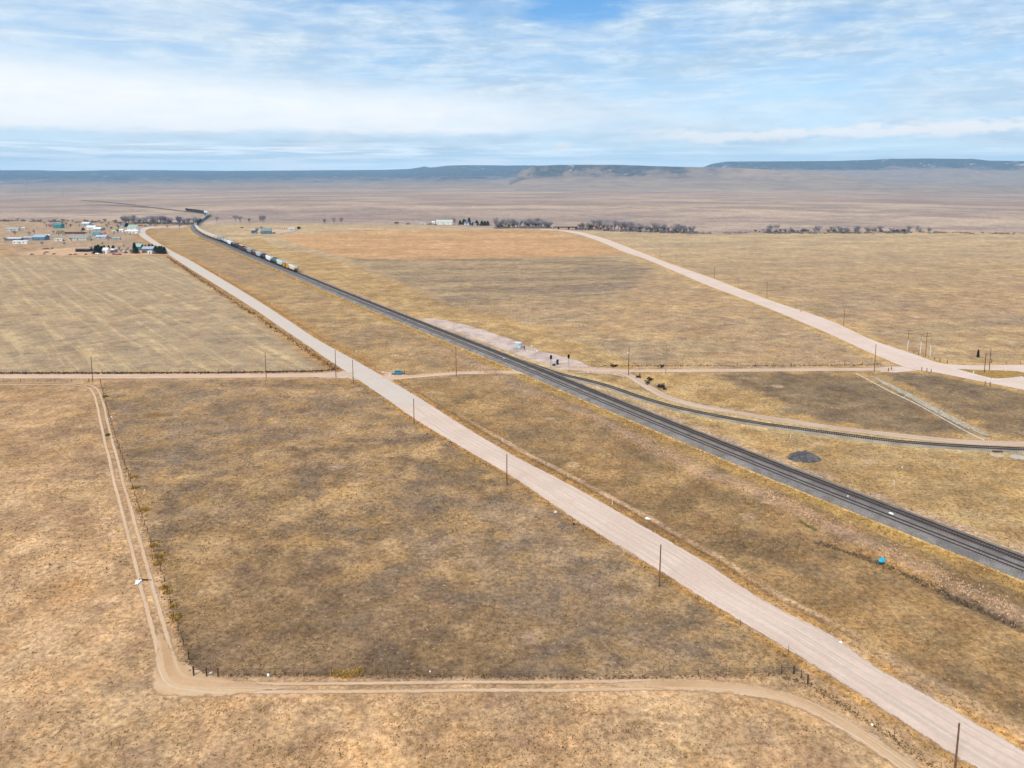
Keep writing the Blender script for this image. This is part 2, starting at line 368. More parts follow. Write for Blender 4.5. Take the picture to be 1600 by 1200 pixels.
# signed distances used for the land's real colour boundaries
names = {}
def nearfill(fn):
    out = np.full(len(q), 500.0); out[near] = fn(q[near]); return out
Ac = resample([(Vector(P(*a)) + Vector(P(*b))) / 2 for a, b in zip(A_near, A_far)], 12)
Cc = resample([(Vector(P(*a)) + Vector(P(*b))) / 2 for a, b in zip(C_near, C_far)], 12)
Anp, Afp = g2(A_near), g2(A_far); Cnp, Cfp = g2(C_near), g2(C_far)
Apoly = np.vstack([Anp, Afp[::-1]]); Cpoly = np.vstack([Cnp, Cfp[::-1]])
nm = {}
nm['dA'] = nearfill(lambda s: sdf(s, Apoly)); nm['dC'] = nearfill(lambda s: sdf(s, Cpoly))
Bp = g2(B_c); Ep = g2(E_c); Gp = g2(G_c); SVp = g2(SV_c); Dp = resample(gpts(D_c), 4)
nm['dB'] = nearfill(lambda s: seg_dist(s, Bp)[0])
def dmin(s):
    return np.minimum(np.minimum(seg_dist(s, Ep)[0], seg_dist(s, Gp)[0]), seg_dist(s, SVp)[0])
nm['dE'] = nearfill(dmin); nm['dD'] = nearfill(lambda s: seg_dist(s, Dp)[0])
MIDs = MID[::8]
def srail(s):
    d, sd_, _ = seg_dist(s, MIDs); return d * sd_
nm['rail'] = nearfill(srail)
sgn_near = srail(np.array([tuple(P(1300, 900))[:2]]))[0]
if sgn_near > 0: nm['rail'] = -nm['rail']       # negative = camera side
nm['spur'] = nearfill(lambda s: seg_dist(s, SP[::6])[0])
F1 = g2([(158, 597), (300, 594), (545, 592), (575, 606), (650, 658), (800, 748), (1000, 877), (1240, 1025), (1262, 1066), (1245, 1053), (1210, 1055), (1000, 1059), (700, 1058), (480, 1056), (302, 1057), (285, 1005), (270, 955), (245, 865), (225, 800), (200, 720), (180, 655)])
F2 = g2([(-400, 403), (0, 401), (150, 402), (258, 400), (330, 448), (400, 492), (460, 535), (512, 578), (300, 581), (0, 583), (-300, 583)])
F4 = g2([(548, 402), (640, 405), (800, 402), (950, 401), (1020, 418), (1010, 440), (960, 462), (860, 475), (760, 470), (700, 478), (640, 446), (580, 420)])
F5a = g2([(1120, 584), (1250, 581), (1330, 584), (1390, 610), (1460, 640), (1520, 672), (1500, 680), (1380, 672), (1280, 660), (1240, 640), (1190, 615)])
F5b = g2([(1380, 583), (1440, 582), (1500, 592), (1600, 612), (1760, 650), (1760, 688), (1600, 686), (1545, 672), (1480, 640), (1420, 605)])
YD = g2([(640, 501), (665, 497), (700, 501), (740, 511), (790, 527), (850, 550), (900, 562), (925, 574), (905, 578), (870, 578), (830, 562), (740, 530), (690, 513)])
ROW = g2([(410, 372), (425, 385), (470, 393), (520, 405), (555, 418), (640, 449), (700, 477), (760, 489), (830, 509), (900, 533), (960, 556), (1000, 575), (1400, 577), (1760, 585), (1760, 700), (1600, 874), (1400, 798), (1200, 721), (1000, 641), (800, 560), (637, 496), (550, 461), (462, 425), (400, 400), (345, 377)])
TOPB = g2([(430, 368), (560, 361), (700, 359.5), (860, 360.5), (930, 376), (980, 398), (800, 403), (640, 406), (545, 403), (480, 388)])
VIL = g2([(-60, 346), (100, 343), (225, 352), (214, 366), (250, 392), (262, 397), (150, 399), (40, 399), (10, 394), (90, 384), (-60, 384)])
LOT = g2([(30, 398), (60, 391), (110, 387), (150, 385), (258, 390), (262, 398.5), (150, 399.5)])
PK = resample(gpts([(690, 548), (760, 578), (830, 615), (900, 640), (1000, 690), (1100, 740), (1200, 775), (1300, 825), (1400, 868), (1500, 922), (1600, 962), (1700, 1000)]), 5)
DT = resample(gpts([(1275, 845), (1330, 862), (1380, 880), (1440, 907), (1500, 937), (1560, 962), (1640, 1000)]), 5)
CR = g2([(-400, 345), (0, 345), (190, 347), (300, 352), (420, 350), (600, 351), (760, 357), (870, 358), (950, 362), (1090, 366), (1200, 364), (1460, 363), (1600, 366), (2200, 368)])
nm['f1'] = nearfill(lambda s: sdf(s, F1)); nm['f2'] = nearfill(lambda s: sdf(s, F2)); nm['f4'] = nearfill(lambda s: sdf(s, F4))
nm['f5'] = nearfill(lambda s: np.minimum(sdf(s, F5a), sdf(s, F5b))); nm['yd'] = nearfill(lambda s: sdf(s, YD))
nm['row'] = nearfill(lambda s: sdf(s, ROW)); nm['topb'] = nearfill(lambda s: sdf(s, TOPB))
nm['vil'] = nearfill(lambda s: sdf(s, VIL)); nm['lot'] = nearfill(lambda s: sdf(s, LOT))
nm['pk'] = nearfill(lambda s: seg_dist(s, PK)[0]); nm['dt'] = nearfill(lambda s: seg_dist(s, DT)[0])
creek = np.interp(q[:, 0], CR[:, 0], CR[:, 1]); nm['creek'] = np.clip(q[:, 1] - creek, -600, 3000)
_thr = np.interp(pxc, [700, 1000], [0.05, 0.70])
far_forest_shade = np.clip(np.maximum(np.clip((t - _thr) * np.interp(pxc, [700, 1000], [1.6, 5.0]), 0, 1), np.where((cb > base + 30) & (tb < 1.08), np.clip((tb - 0.60) * 2.2, 0, 0.6) * np.interp(pxc, [1060, 1160], [1, 0]), 0)), 0, 1)  # dark hill tone: pine cover, with cloud shadow and haze painted in
nm['forest_shade'] = far_forest_shade
# gentle relief away from everything that is laid on the ground
clear = np.minimum.reduce([nm['dA'], nm['dC'], nm['dB'] - 4, nm['dE'] - 4, nm['dD'] - 3, np.abs(nm['rail']) - 7, nm['spur'] - 4, nm['yd']])
lift = sstep((clear - 1.0) / 10) * near
und = (fbm(q[:, 0] / 22, q[:, 1] / 22, 4, 3.0) - 0.5) * 0.55 + (fbm(q[:, 0] / 3.2, q[:, 1] / 3.2, 2, 4.0) - 0.5) * 0.16
und = und * np.clip(1.3 - rq / 1200, 0, 1)
z += lift * und
z -= np.clip(1 - nm['dt'] / 2.4, 0, 1) ** 0.9 * 0.7 * near
z += np.clip(1 - nm['pk'] / 5.0, 0, 1) * 0.45 * near * sstep((nm['dE'] - 4) / 6)
def ground_z(x, y):
    x = np.asarray([x], float); y = np.asarray([y], float); s = np.c_[x, y]
    c = min(sdf(s, Apoly)[0], sdf(s, Cpoly)[0], seg_dist(s, Bp)[0][0] - 4, dmin(s)[0] - 4, seg_dist(s, Dp)[0][0] - 3, abs(srail(s)[0]) - 7, seg_dist(s, SP[::6])[0][0] - 4, sdf(s, YD)[0])
    r0 = math.hypot(x[0], y[0])
    u = ((fbm(x / 22, y / 22, 4, 3.0) - 0.5) * 0.55 + (fbm(x / 3.2, y / 3.2, 2, 4.0) - 0.5) * 0.16) * max(0, min(1, 1.3 - r0 / 1200))
    return float(sstep((c - 1.0) / 10) * u[0]) if r0 < 1700 else 0.0
na, nr = A_.shape
idx = np.arange(na * nr).reshape(na, nr)
fq = np.stack([idx[:-1, :-1], idx[1:, :-1], idx[1:, 1:], idx[:-1, 1:]], -1)[:, :, ::-1]
jf = np.searchsorted(rr, 6200.0)
verts = np.c_[q, z]

# ground material
m_ground, g = newmat('prairie_ground')
p = g.pos(); px_, py_, pz_ = g.xyz(p); p2 = g.comb(px_, py_, 0.0)
a = {k: g.attr(k) for k in nm}
nb = g.noise(p2, 0.011, 5, 0.6); nmid = g.noise(p2, 0.07, 6, 0.65); nmid2 = g.noise(g.mapv(p2, loc=(310, 77, 5)), 0.13, 5, 0.65)
nf = g.noise(p2, 0.75, 4, 0.7); ng = g.noise(p2, 3.2, 3, 0.75); nvb = g.noise(g.mapv(p2, loc=(900, 40, 2)), 0.0035, 4, 0.55)
f1 = g.sm(nmid, 0.40, 0.60); f2 = g.sm(nmid2, 0.44, 0.60); f3 = g.sm(nb, 0.42, 0.60)
tuft = g.sm(nf * 0.6 + ng * 0.4, 0.36, 0.64)
def field(light, dark, accent, acc2=None, k1=0.75, k2=0.6, k3=0.5):
    c = g.mix(f1 * k1, S(*light), S(*dark)); c = g.mix(f3 * k2, c, S(*accent))
    if acc2: c = g.mix(f2 * k3, c, S(*acc2))
    return c
def msk(name, wd=1.0, amp=3.0, nz=nmid2): return g.sm(a[name] + (nz - 0.5) * amp, wd, -wd)
col = field((218, 178, 132), (176, 138, 98), (190, 158, 118), (208, 162, 114))                      # near pasture
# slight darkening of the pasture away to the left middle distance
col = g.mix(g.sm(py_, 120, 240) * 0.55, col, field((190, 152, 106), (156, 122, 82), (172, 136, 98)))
# land between the dirt road and the railway, and all the camera side of the line
camside = g.sm(a['rail'], 0.5, -0.5) * g.sm(a['dA'] , 0, 0.5)
roadright = g.sm(px_ * 1.0 + (py_ - 262) * 0.735 + 45, -3, 3)     # right of the diagonal road
c3 = field((182, 146, 98), (128, 104, 74), (146, 122, 92), (172, 130, 80))
c3 = g.mix(g.sm(py_ + px_ * .2, 230, 330) , c3, field((192, 160, 112), (164, 132, 94), (154, 128, 102), (192, 150, 94)))
col = g.mix(roadright, col, c3)
# beyond the railway
cr = field((206, 172, 118), (168, 134, 88), (182, 150, 104), (192, 148, 88))
far_side = g.sm(a['rail'], -0.5, 0.5)
bands = g.noise(g.mapv(p2, (0.009, 0.035, 1), rot=R(-8)), 1.0, 6, 0.68, 0.8)
cf = field((204, 172, 126), (172, 140, 102), (180, 148, 116), (196, 154, 102))
cf = g.mix(g.sm(bands, 0.42, 0.66) * 0.55, cf, S(164, 144, 116))
cf = g.mix(g.sm(py_, 500, 900), cf, g.mix(g.sm(bands, 0.4, 0.62), S(206, 176, 132), S(184, 158, 124)))
col = g.mix(far_side, col, cf)
col = g.mix(msk('row', 1.5, 4) * g.sm(a['rail'], 0, 1), col, cr)
col = g.mix(msk('f4', 8, 50, nmid) * 0.8, col, g.mix(g.sm(bands, 0.42, 0.58), S(144, 124, 104), S(182, 154, 114)))
col = g.mix(msk('topb', 3, 10) * 0.85, col, g.mix(g.sm(g.noise(g.mapv(p2, (0.004, 0.018, 1)), 1.0, 5, 0.65, 0.5), 0.4, 0.6), S(216, 166, 114), S(198, 152, 104)))
col = g.mix(g.sm(a['f5'] + (nmid - .5) * 26 + (nmid2 - .5) * 16, 4, -4) * 0.85, col, field((156, 132, 100), (104, 88, 72), (118, 100, 84), (146, 120, 86), .9, .5, .7))
# fenced field in the middle
cF1 = field((190, 154, 108), (132, 104, 76), (154, 130, 106), (182, 142, 88), 0.85, 0.6, 0.55)
cF1 = g.mix(g.sm(nmid * 0.5 + nvb * 0.5, 0.50, 0.60) * 0.5, cF1, S(134, 118, 100))
col = g.mix(msk('f1', 0.7, 2.0), col, cF1)
dk = g.sm(g.comb(px_ + 38, (py_ - 112) * 1.0)._m('ADD', 0.0) if False else ((px_ + 34) * (px_ + 34) * 0.45 + (py_ - 108) * (py_ - 108)) + (nmid - .5) * 2500, 1900, 300)
col = g.mix(dk * 0.42 * msk('f1', .7, 2), col, S(112, 88, 66))
spots = g.sm(g.voro(g.mapv(p2, loc=(3.3, 8.1, 0)), 0.030) + (nmid2 - .5) * .18, 0.16, 0.05)
col = g.mix(spots * 0.55 * msk('f1', .7, 2), col, S(136, 102, 52))
# pale streaked hayfield
_d = P(180, 505) - P(125, 467); st = g.noise(g.mapv(p2, (0.010, 0.22, 1), rot=-math.atan2(_d.y, _d.x)), 1.0, 4, 0.7)
cF2 = field((194, 168, 130), (162, 138, 108), (174, 152, 122), (190, 156, 114))
cF2 = g.mix(g.sm(st, 0.50, 0.62) * 0.62, cF2, S(212, 184, 138)); cF2 = g.mix(g.sm(st, 0.46, 0.34) * 0.3, cF2, S(150, 138, 108))
col = g.mix(msk('f2', 1.0, 3.0), col, cF2)
# beyond the creek: pale mottled plain, running to the hills
wide = g.noise(g.mapv(p2, (0.0011, 0.0015, 1)), 1.0, 6, 0.65, 0.6); wide2 = g.noise(g.mapv(p2, (0.004, 0.0055, 1), loc=(7, 3, 0)), 1.0, 6, 0.7, 0.4)
cp = g.mix(g.sm(wide, 0.38, 0.62), S(202, 176, 152), S(172, 150, 136)); cp = g.mix(g.sm(wide2, 0.46, 0.58) * 0.65, cp, S(150, 132, 124))
cp = g.mix(g.sm(wide2, 0.40, 0.30) * 0.5, cp, S(222, 190, 150))
col = g.mix(g.sm(a['creek'] + (wide2 - .5) * 60, -25, 45), col, cp)
# village ground
col = g.mix(msk('vil', 12, 50, nmid) * 0.7, col, g.mix(f2, S(196, 168, 138), S(168, 142, 118)))
col = g.mix(msk('lot', 3, 14, nmid), col, g.mix(f2, S(222, 180, 142), S(206, 168, 126)))
# gravel yard beside the line
col = g.mix(msk('yd', 0.8, 4.0), col, g.mix(f2, S(222, 200, 186), S(204, 178, 162)))
# yellow grass verges
verge = g.mix(g.sm(nf, 0.38, 0.62), S(212, 160, 84), S(176, 128, 66))
def band(e, a0, a1, w0=0.6, amp=1.4, nz=None):
    e = e + ((nz or nmid2) - 0.5) * amp; return g.sm(e, a0 - w0, a0 + w0) * g.sm(e, a1 + w0, a1 - w0)
vA = band(a['dA'], -0.9, 1.8, 0.6, 2.2) * g.sm(nmid2, 0.36, 0.52)
col = g.mix(vA * (g.sm(py_, 180, 260, 0.65, 0.95)), col, verge)
col = g.mix(band(a['dA'], 1.9, 2.6, 0.4, 0.8) * roadright * 0.8, col, S(150, 108, 66))
col = g.mix(band(a['dA'], 3.0, 4.4, 0.5, 1.5) * roadright * g.sm(nmid, .35, .55) * g.sm(py_, 260, 200), col, S(214, 176, 136))
col = g.mix(band(a['dA'], 2.2, 7.0, 1.5, 3) * g.sm(py_, 250, 330) * 0.55 , col, S(190, 142, 80))
col = g.mix(band(a['dC'], -1, 5.0, 1.2, 5) * 0.55, col, S(204, 164, 96))
rl = a['rail']
vr = band(rl, -10.5, -5.2, 1.2, 4.0) ; col = g.mix(vr * g.sm(nmid, .36, .58, .35, .8), col, g.mix(f2, S(206, 166, 92), S(180, 142, 84)))
col = g.mix(band(rl, -6.4, -5.0, 0.4, 1.0) * 0.9, col, S(222, 180, 112))
col = g.mix(band(rl, 5.0, 9.0, 1.0, 3.0) * 0.75, col, g.mix(f2, S(206, 174, 146), S(190, 160, 118)))
col = g.mix(band(a['spur'], 1.8, 5.5, 1.0, 3.0) * 0.6, col, S(214, 184, 128))
# pale dead-brush swathe, ditch
col = g.mix(g.sm(a['pk'] + (nmid2 - .5) * 9, 4.0, 0.5) * 0.5, col, g.mix(tuft, S(208, 172, 144), S(160, 130, 108)))
col = g.mix(g.sm(a['dt'] + (nmid2 - .5) * 3, 1.8, 0.4) * 0.6, col, S(112, 96, 78))  # shadow of the ditch painted into the ground colour
# faint wheel tracks crossing the grass
# tufts and grain
t1 = g.noise(g.mapv(p2, loc=(44, 4, 1)), 1.0, 7, 0.8); t2 = g.noise(g.mapv(p2, loc=(14, 94, 1)), 0.17, 7, 0.75); t3 = g.noise(g.mapv(p2, loc=(4, 54, 1)), 0.035, 6, 0.7); t4 = g.noise(g.mapv(p2, loc=(74, 9, 1)), 0.30, 6, 0.75)
shade = g.sm(t1, 0.37, 0.63, 0.50, 1.48, smooth=False) * g.sm(t2, 0.36, 0.64, 0.74, 1.26, smooth=False) * g.sm(t3, 0.36, 0.64, 0.87, 1.13, smooth=False)
col = g.mix(g.sm(t4, 0.54, 0.62) * 0.38, col, g.scale(col, g.comb(1, 1, 1)._m('ADD', 0.0) * 0 + 0.8)); col = g.mix(g.sm(t4, 0.46, 0.38) * 0.22, col, g.mix(1.0, col, (1.16, 1.04, 0.86), 'MULTIPLY'))
t5 = g.noise(g.mapv(p2, loc=(174, 29, 1)), 0.055, 7, 0.72, 0.6) * 0.58 + t4 * 0.22 + t1 * 0.20; col = g.mix(g.sm(t5, 0.505, 0.56) * 0.62 * g.sm(py_, 700, 400), col, g.mix(1.0, col, (0.74, 0.72, 0.80), 'MULTIPLY')); col = g.mix(g.sm(t5, 0.475, 0.43) * 0.5 * g.sm(py_, 700, 400), col, g.mix(1.0, col, (1.18, 1.10, 0.90), 'MULTIPLY'))
col = g.mix(g.sm(t4, 0.53, 0.63) * 0.30, col, g.mix(1.0, col, (0.90, 0.86, 0.98), 'MULTIPLY'))
bare = g.sm(g.voro(g.mapv(p2, (1, 1, 1), loc=(13, 7, 0)), 0.045) + (nmid2 - .5) * .25, 0.13, 0.03); col = g.mix(bare * 0.55 * g.sm(py_, 900, 400), col, S(216, 180, 146))
dark = g.sm(g.noise(g.mapv(p2, loc=(50, 20, 8)), 0.42, 5, 0.75), 0.60, 0.74)
calm = (g.sm(a['yd'], 2, -1) * 0.75).max(g.sm(a['lot'], 2, -2) * 0.6).max(g.sm(a['f2'], 1, -1) * 0.35); shade = shade * (1 - calm) + calm
col = g.scale(col, shade); col = g.mix(dark * g.sm(py_, 900, 500, 0.0, 0.5), col, S(112, 90, 64))
spk = g.sm(g.noise(g.mapv(p2, loc=(5, 200, 3)), 1.3, 3, 0.6), 0.63, 0.72)
col = g.mix(spk * g.sm(py_, 500, 200, 0.0, 0.55), col, S(236, 206, 164))
_h = g.new('ShaderNodeHueSaturation'); _h.inputs['Saturation'].default_value = 0.98; _h.inputs['Value'].default_value = 1.10; g.ln(col, _h.inputs['Color']); col = X(g.t, _h.outputs[0])
hgt = nf * 0.45 + ng * 0.2
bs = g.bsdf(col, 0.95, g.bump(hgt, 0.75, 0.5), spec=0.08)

m_hill, h = newmat('hills')
p = h.pos(); hx, hy, hz = h.xyz(p)
hw = h.noise(h.mapv(p, (0.0007, 0.0016, 1.0)), 1.0, 6, 0.6); hn = h.noise(p, 0.0045, 6, 0.7); hs = h.noise(h.mapv(p, (1, 1, 4)), 0.012, 4, 0.7)
hc = h.mix(h.sm(hw, 0.38, 0.62), S(206, 178, 146), S(168, 146, 126)); hc = h.mix(h.sm(hn, 0.42, 0.6) * 0.5, hc, S(142, 120, 108)); hc = h.mix(h.sm(h.attr('forest_shade'), 0.02, 0.3) * 0.35, hc, S(120, 104, 100))
nz_ = X(h.t, h.new('ShaderNodeNewGeometry').outputs['Normal']); _, _, nzz = h.xyz(nz_)
fo = h.attr('forest_shade')
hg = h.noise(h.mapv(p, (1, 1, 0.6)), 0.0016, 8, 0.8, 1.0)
hc = h.mix(h.sm(fo + ((hn - 0.5) * 1.3 + (hg - 0.5) * 2.4) * h.sm(fo, 0.0, 0.25), 0.25, 0.70) * 0.92, hc, h.mix(h.sm(hs, .4, .6), (0.028, 0.036, 0.038), (0.085, 0.085, 0.082)))  # pine colour that also carries painted cloud shade
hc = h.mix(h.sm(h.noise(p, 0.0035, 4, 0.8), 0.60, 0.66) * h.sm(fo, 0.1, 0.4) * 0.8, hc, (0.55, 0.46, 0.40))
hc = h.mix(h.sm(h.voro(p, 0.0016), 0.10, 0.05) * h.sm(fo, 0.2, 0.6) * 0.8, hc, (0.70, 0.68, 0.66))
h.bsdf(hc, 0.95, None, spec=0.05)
F_near = fq[:, :jf].reshape(-1, 4); F_far = fq[:, jf:].reshape(-1, 4)
def sub(verts, faces, attrs):
    used = np.unique(faces); mp = np.full(len(verts), -1); mp[used] = np.arange(len(used))
    return verts[used], mp[faces], {k: v[used] for k, v in attrs.items()}
v_, f_, at_ = sub(verts, F_near, nm); ground = bigmesh('ground', v_, f_, m_ground, attrs=at_); tag(ground, kind='structure')
v_, f_, at_ = sub(verts, F_far, {'forest_shade': nm['forest_shade']}); hills = bigmesh('hills', v_, f_, m_hill, attrs=at_); tag(hills, kind='structure')

# ------------------------------------------------------------------ roads and paths
def strip(name, L, Rr, mat, z=0.03, step=2.0, across=9, wob=0.25, label=None):
    """L, Rr: matching edge polylines in ground metres"""
    L = np.array([tuple(p)[:2] for p in L]); Rr = np.array([tuple(p)[:2] for p in Rr]); C = (L + Rr) / 2
    d = np.r_[0, np.cumsum(np.hypot(*np.diff(C, axis=0).T))]; n = max(4, int(d[-1] / step)); ts = np.linspace(0, d[-1], n)
    # smooth resample of the two edges with the centre's parameter
    def rs(E):
        m = np.gradient(E, d, axis=0); i = np.clip(np.searchsorted(d, ts, side='right') - 1, 0, len(d) - 2); hh = (d[i + 1] - d[i])[:, None]; t = ((ts - d[i])[:, None]) / hh
        return (2*t**3-3*t**2+1)*E[i] + (t**3-2*t**2+t)*hh*m[i] + (-2*t**3+3*t**2)*E[i+1] + (t**3-t**2)*hh*m[i+1]
    Ls, Rs = rs(L), rs(Rr); u = np.linspace(0, 1, across); W = np.hypot(*(Ls - Rs).T)
    V = Ls[:, None] * (1 - u[None, :, None]) + Rs[:, None] * u[None, :, None]
    zz = z + 0.10 * (1 - (2 * u - 1) ** 2)[None, :] * np.ones((n, 1)) * (0.8 if z < 0.05 else 1)
    r0 = np.hypot(V[..., 0], V[..., 1]); zz = zz + np.clip(r0 - 300, 0, None) * 0.0001
    um = (u[None] - 0.5) * W[:, None]; edge = W[:, None] / 2 - np.abs(um)
    vv = np.c_[V.reshape(-1, 2), zz.ravel()]; I = np.arange(n * across).reshape(n, across)
    fc = np.stack([I[:-1, :-1], I[1:, :-1], I[1:, 1:], I[:-1, 1:]], -1).reshape(-1, 4)
    uv = np.c_[um.ravel(), np.repeat(ts, across)]
    o = bigmesh(name, vv, fc, mat, uv=uv, attrs={'edge': edge.ravel()}); tag(o, kind='structure'); return o
def offset_edges(c, wdt):
    c = np.array([tuple(p)[:2] for p in c]); n, _ = normals2(c); w_ = np.asarray(wdt)
    if w_.ndim == 0: w_ = np.full(len(c), float(w_))
    return c + n * w_[:, None] / 2, c - n * w_[:, None] / 2
def dirt_mat(name, c1, c2, streak, edge_soft=0.8, ruts=None, gap_alpha=0.3, grey=None):
    m, n = newmat(name); uv = n.uv(); uu, vv, _ = n.xyz(uv); p = n.pos()
    a1 = n.noise(p, 0.09, 5, 0.6); a2 = n.noise(p, 1.1, 5, 0.7); a3 = n.noise(p, 5.0, 3, 0.7)
    uu2 = uu + (n.noise(n.comb(0.0, vv * 0.022, 7.0), 1.0, 3) - .5) * 3.0; s1 = n.noise(n.comb(uu2 * 1.1, vv * 0.02, 0.0), 1.0, 5, 0.6)
    c = n.mix(n.sm(a1, 0.38, 0.62), S(*c1), S(*c2)); c = n.mix(n.sm(s1, 0.46, 0.58) * 0.9, c, S(*streak)); c = n.mix(n.sm(n.noise(n.comb(uu2 * 2.3, vv * 0.03, 4.0), 1.0, 4, 0.6), 0.54, 0.64) * 0.5, c, S(244, 226, 208))
    if grey:
        px, py, pz = n.xyz(p)
        gm = n.sm(py, grey[0], grey[0] + 12) if len(grey) == 2 else None
        c = n.mix(gm * 0.6, c, n.mix(n.sm(s1, .4, .6), S(*grey[1]), S(224, 214, 202)))
    c = n.scale(c, n.sm(a2 * 0.6 + a3 * 0.4, 0.3, 0.7, 0.88, 1.11, smooth=False))
    e = n.attr('edge')
    al = n.sm(e + (n.noise(p, 0.5, 4, 0.7) - 0.5) * edge_soft * 2.2, edge_soft * 0.15, edge_soft * 0.75)
    if ruts:
        r = ((uu + (n.noise(n.comb(0.0, vv * 0.05, 0.0), 1.0, 2) - .5) * .5).abs() - ruts[0]).abs()
        rm = n.sm(r + (n.noise(p, 0.9, 4, 0.75) - 0.5) * 0.9, ruts[1] + 0.15, ruts[1] - 0.2)
        rm = rm.max(n.sm(n.noise(p, 0.6, 5, 0.75), 0.50, 0.66) * gap_alpha * 1.6)
        al = al * rm
        c = n.mix(n.sm(r, 0.5, 0.1) * 0.35, c, S(240, 212, 178))
    n.bsdf(c, 0.95, n.bump(a2 * 0.3 + a3 * 0.2, 0.4, 0.12), spec=0.1, alpha=al); return m
m_rA = dirt_mat('gravel_road', (242, 216, 196), (232, 204, 184), (220, 198, 180), 0.9, grey=(247, (216, 207, 195)))
m_rB = dirt_mat('side_road', (228, 192, 164), (216, 180, 150), (236, 204, 176), 0.35)
m_rC = dirt_mat('pink_road', (240, 212, 194), (230, 200, 180), (244, 222, 206), 0.7)
m_rD = dirt_mat('two_rut_track', (224, 184, 144), (212, 172, 130), (230, 194, 156), 0.6, ruts=(0.95, 0.42), gap_alpha=0.30)
m_rW = dirt_mat('worn_dirt', (222, 182, 140), (208, 168, 126), (230, 194, 154), 1.2)
m_rS = dirt_mat('service_track', (216, 186, 160), (202, 170, 140), (226, 198, 172), 1.0)
strip('gravel_road', gpts(A_near), gpts(A_far), m_rA, z=0.05, across=13)
strip('gravel_road', gpts(C_near), gpts(C_far), m_rC, z=0.05, across=11)
strip('side_road', *offset_edges(resample(gpts(B_c), 10), 6.2), m_rB, z=0.035)
strip('dirt_road', *offset_edges(resample(gpts(E_c), 8), 4.6), m_rB, z=0.03)
strip('dirt_road', *offset_edges(resample(gpts(G_c), 8), 4.6), m_rB, z=0.03)
strip('service_path', *offset_edges(resample(gpts(SV_c), 6), 5.2), m_rS, z=0.02)
dc = resample(gpts(D_c), 4.0)
strip('rutted_path', *offset_edges(dc, 4.3), m_rD, z=0.02, step=1.2, across=11)
def on_path(px0, px1, pts):  # part of a path between two pixels
    a_, b_ = np.array(P(*px0).xy), np.array(P(*px1).xy)
    i = np.argmin(np.hypot(*(pts - a_).T)); j = np.argmin(np.hypot(*(pts - b_).T)); return pts[min(i, j):max(i, j) + 1]
wc = on_path((245, 985), (470, 1075), dc); ww = np.interp(np.linspace(0, 1, len(wc)), [0, .3, .45, .6, 1], [1.5, 4.5, 8.5, 5.5, 1.2])
strip('worn_path', *offset_edges(wc, ww), m_rW, z=0.035, step=1.0)
wc = on_path((900, 1071), (1440, 1215), dc); ww = np.interp(np.linspace(0, 1, len(wc)), [0, .25, .6, 1], [0.8, 3.6, 3.8, 4.2])
strip('worn_path', *offset_edges(wc, ww), m_rW, z=0.035, step=1.0)
m_rF = dirt_mat('faint_track', (200, 168, 130), (184, 152, 114), (206, 176, 140), 0.7, ruts=(0.85, 0.26), gap_alpha=0.05)
_b = [n_ for n_ in m_rF.node_tree.nodes if n_.type == 'BSDF_PRINCIPLED'][0]; _n = NT.__new__(NT); _n.t = m_rF.node_tree
_l = _b.inputs['Alpha'].links[0].from_socket; _a = X(_n.t, _l) * _n.sm(_n.noise(_n.pos(), 0.12, 5, 0.8), 0.44, 0.60, 0.0, 0.7); _n.ln(_a, _b.inputs['Alpha'])
for tr in ([(572, 512), (592, 521), (620, 537), (650, 554), (680, 571), (700, 582)], [(735, 588), (770, 603), (810, 622), (860, 650), (900, 676), (925, 695), (945, 712)], [(640, 478), (700, 492), (770, 505), (840, 522), (900, 541), (955, 560)], [(425, 384), (470, 402), (530, 428), (580, 452), (640, 482), (665, 492)]):
    strip('faint_track', *offset_edges(resample(gpts(tr), 5), 3.4), m_rF, z=0.03, step=1.5)
# flared mouths where side roads meet the gravel roads
def patch(name, px, mat, z):
    pts = gpts(px); c = sum(pts, Vector()) / len(pts); pts.sort(key=lambda v: math.atan2(v.y - c.y, v.x - c.x)); n = len(pts); V = [(c.x, c.y, z + 0.02)]; e = [3.0]
    dense = []
    for i in range(n):
        for k in range(6): dense.append(pts[i].lerp(pts[(i + 1) % n], k / 6))
    for f_ in (0.5, 1.0):
        for p_ in dense: qq = c.lerp(p_, f_); V.append((qq.x, qq.y, z)); e.append(1.2 if f_ < 1 else 0.0)
    N = len(dense); fs = [(0, 1 + i, 1 + (i + 1) % N) for i in range(N)]
    fs += [(1 + i, 1 + N + i, 1 + N + (i + 1) % N) for i in range(N)] + [(1 + i, 1 + N + (i + 1) % N, 1 + (i + 1) % N) for i in range(N)]
    o = bigmesh(name, V, fs, mat, uv=[(v[0], v[1]) for v in V], attrs={'edge': e}); tag(o, kind='structure'); return o
patch('road_mouth', [(485, 583), (545, 577.5), (560, 578), (600, 598), (588, 600), (568, 596), (540, 591), (485, 590)], m_rA, 0.025)
patch('road_mouth', [(585, 577), (600, 584), (640, 586), (650, 590), (618, 592), (612, 596), (606, 597), (592, 592)], m_rB, 0.02)
patch('road_mouth', [(880, 572), (925, 572), (990, 576), (1000, 583), (985, 592), (960, 586), (905, 581), (878, 582)], m_rS, 0.015)
patch('road_mouth', [(1370, 574), (1392, 572), (1425, 573), (1440, 579), (1400, 583), (1372, 581)], m_rC, 0.022)
patch('farm_drive', [(216, 357), (240, 352), (300, 352), (304, 355), (285, 357), (240, 358)], m_rS, 0.03)
patch('farm_drive', [(395, 362.5), (430, 365), (470, 358), (474, 360.5), (440, 367), (415, 368), (380, 360), (370, 354)], m_rS, 0.03)

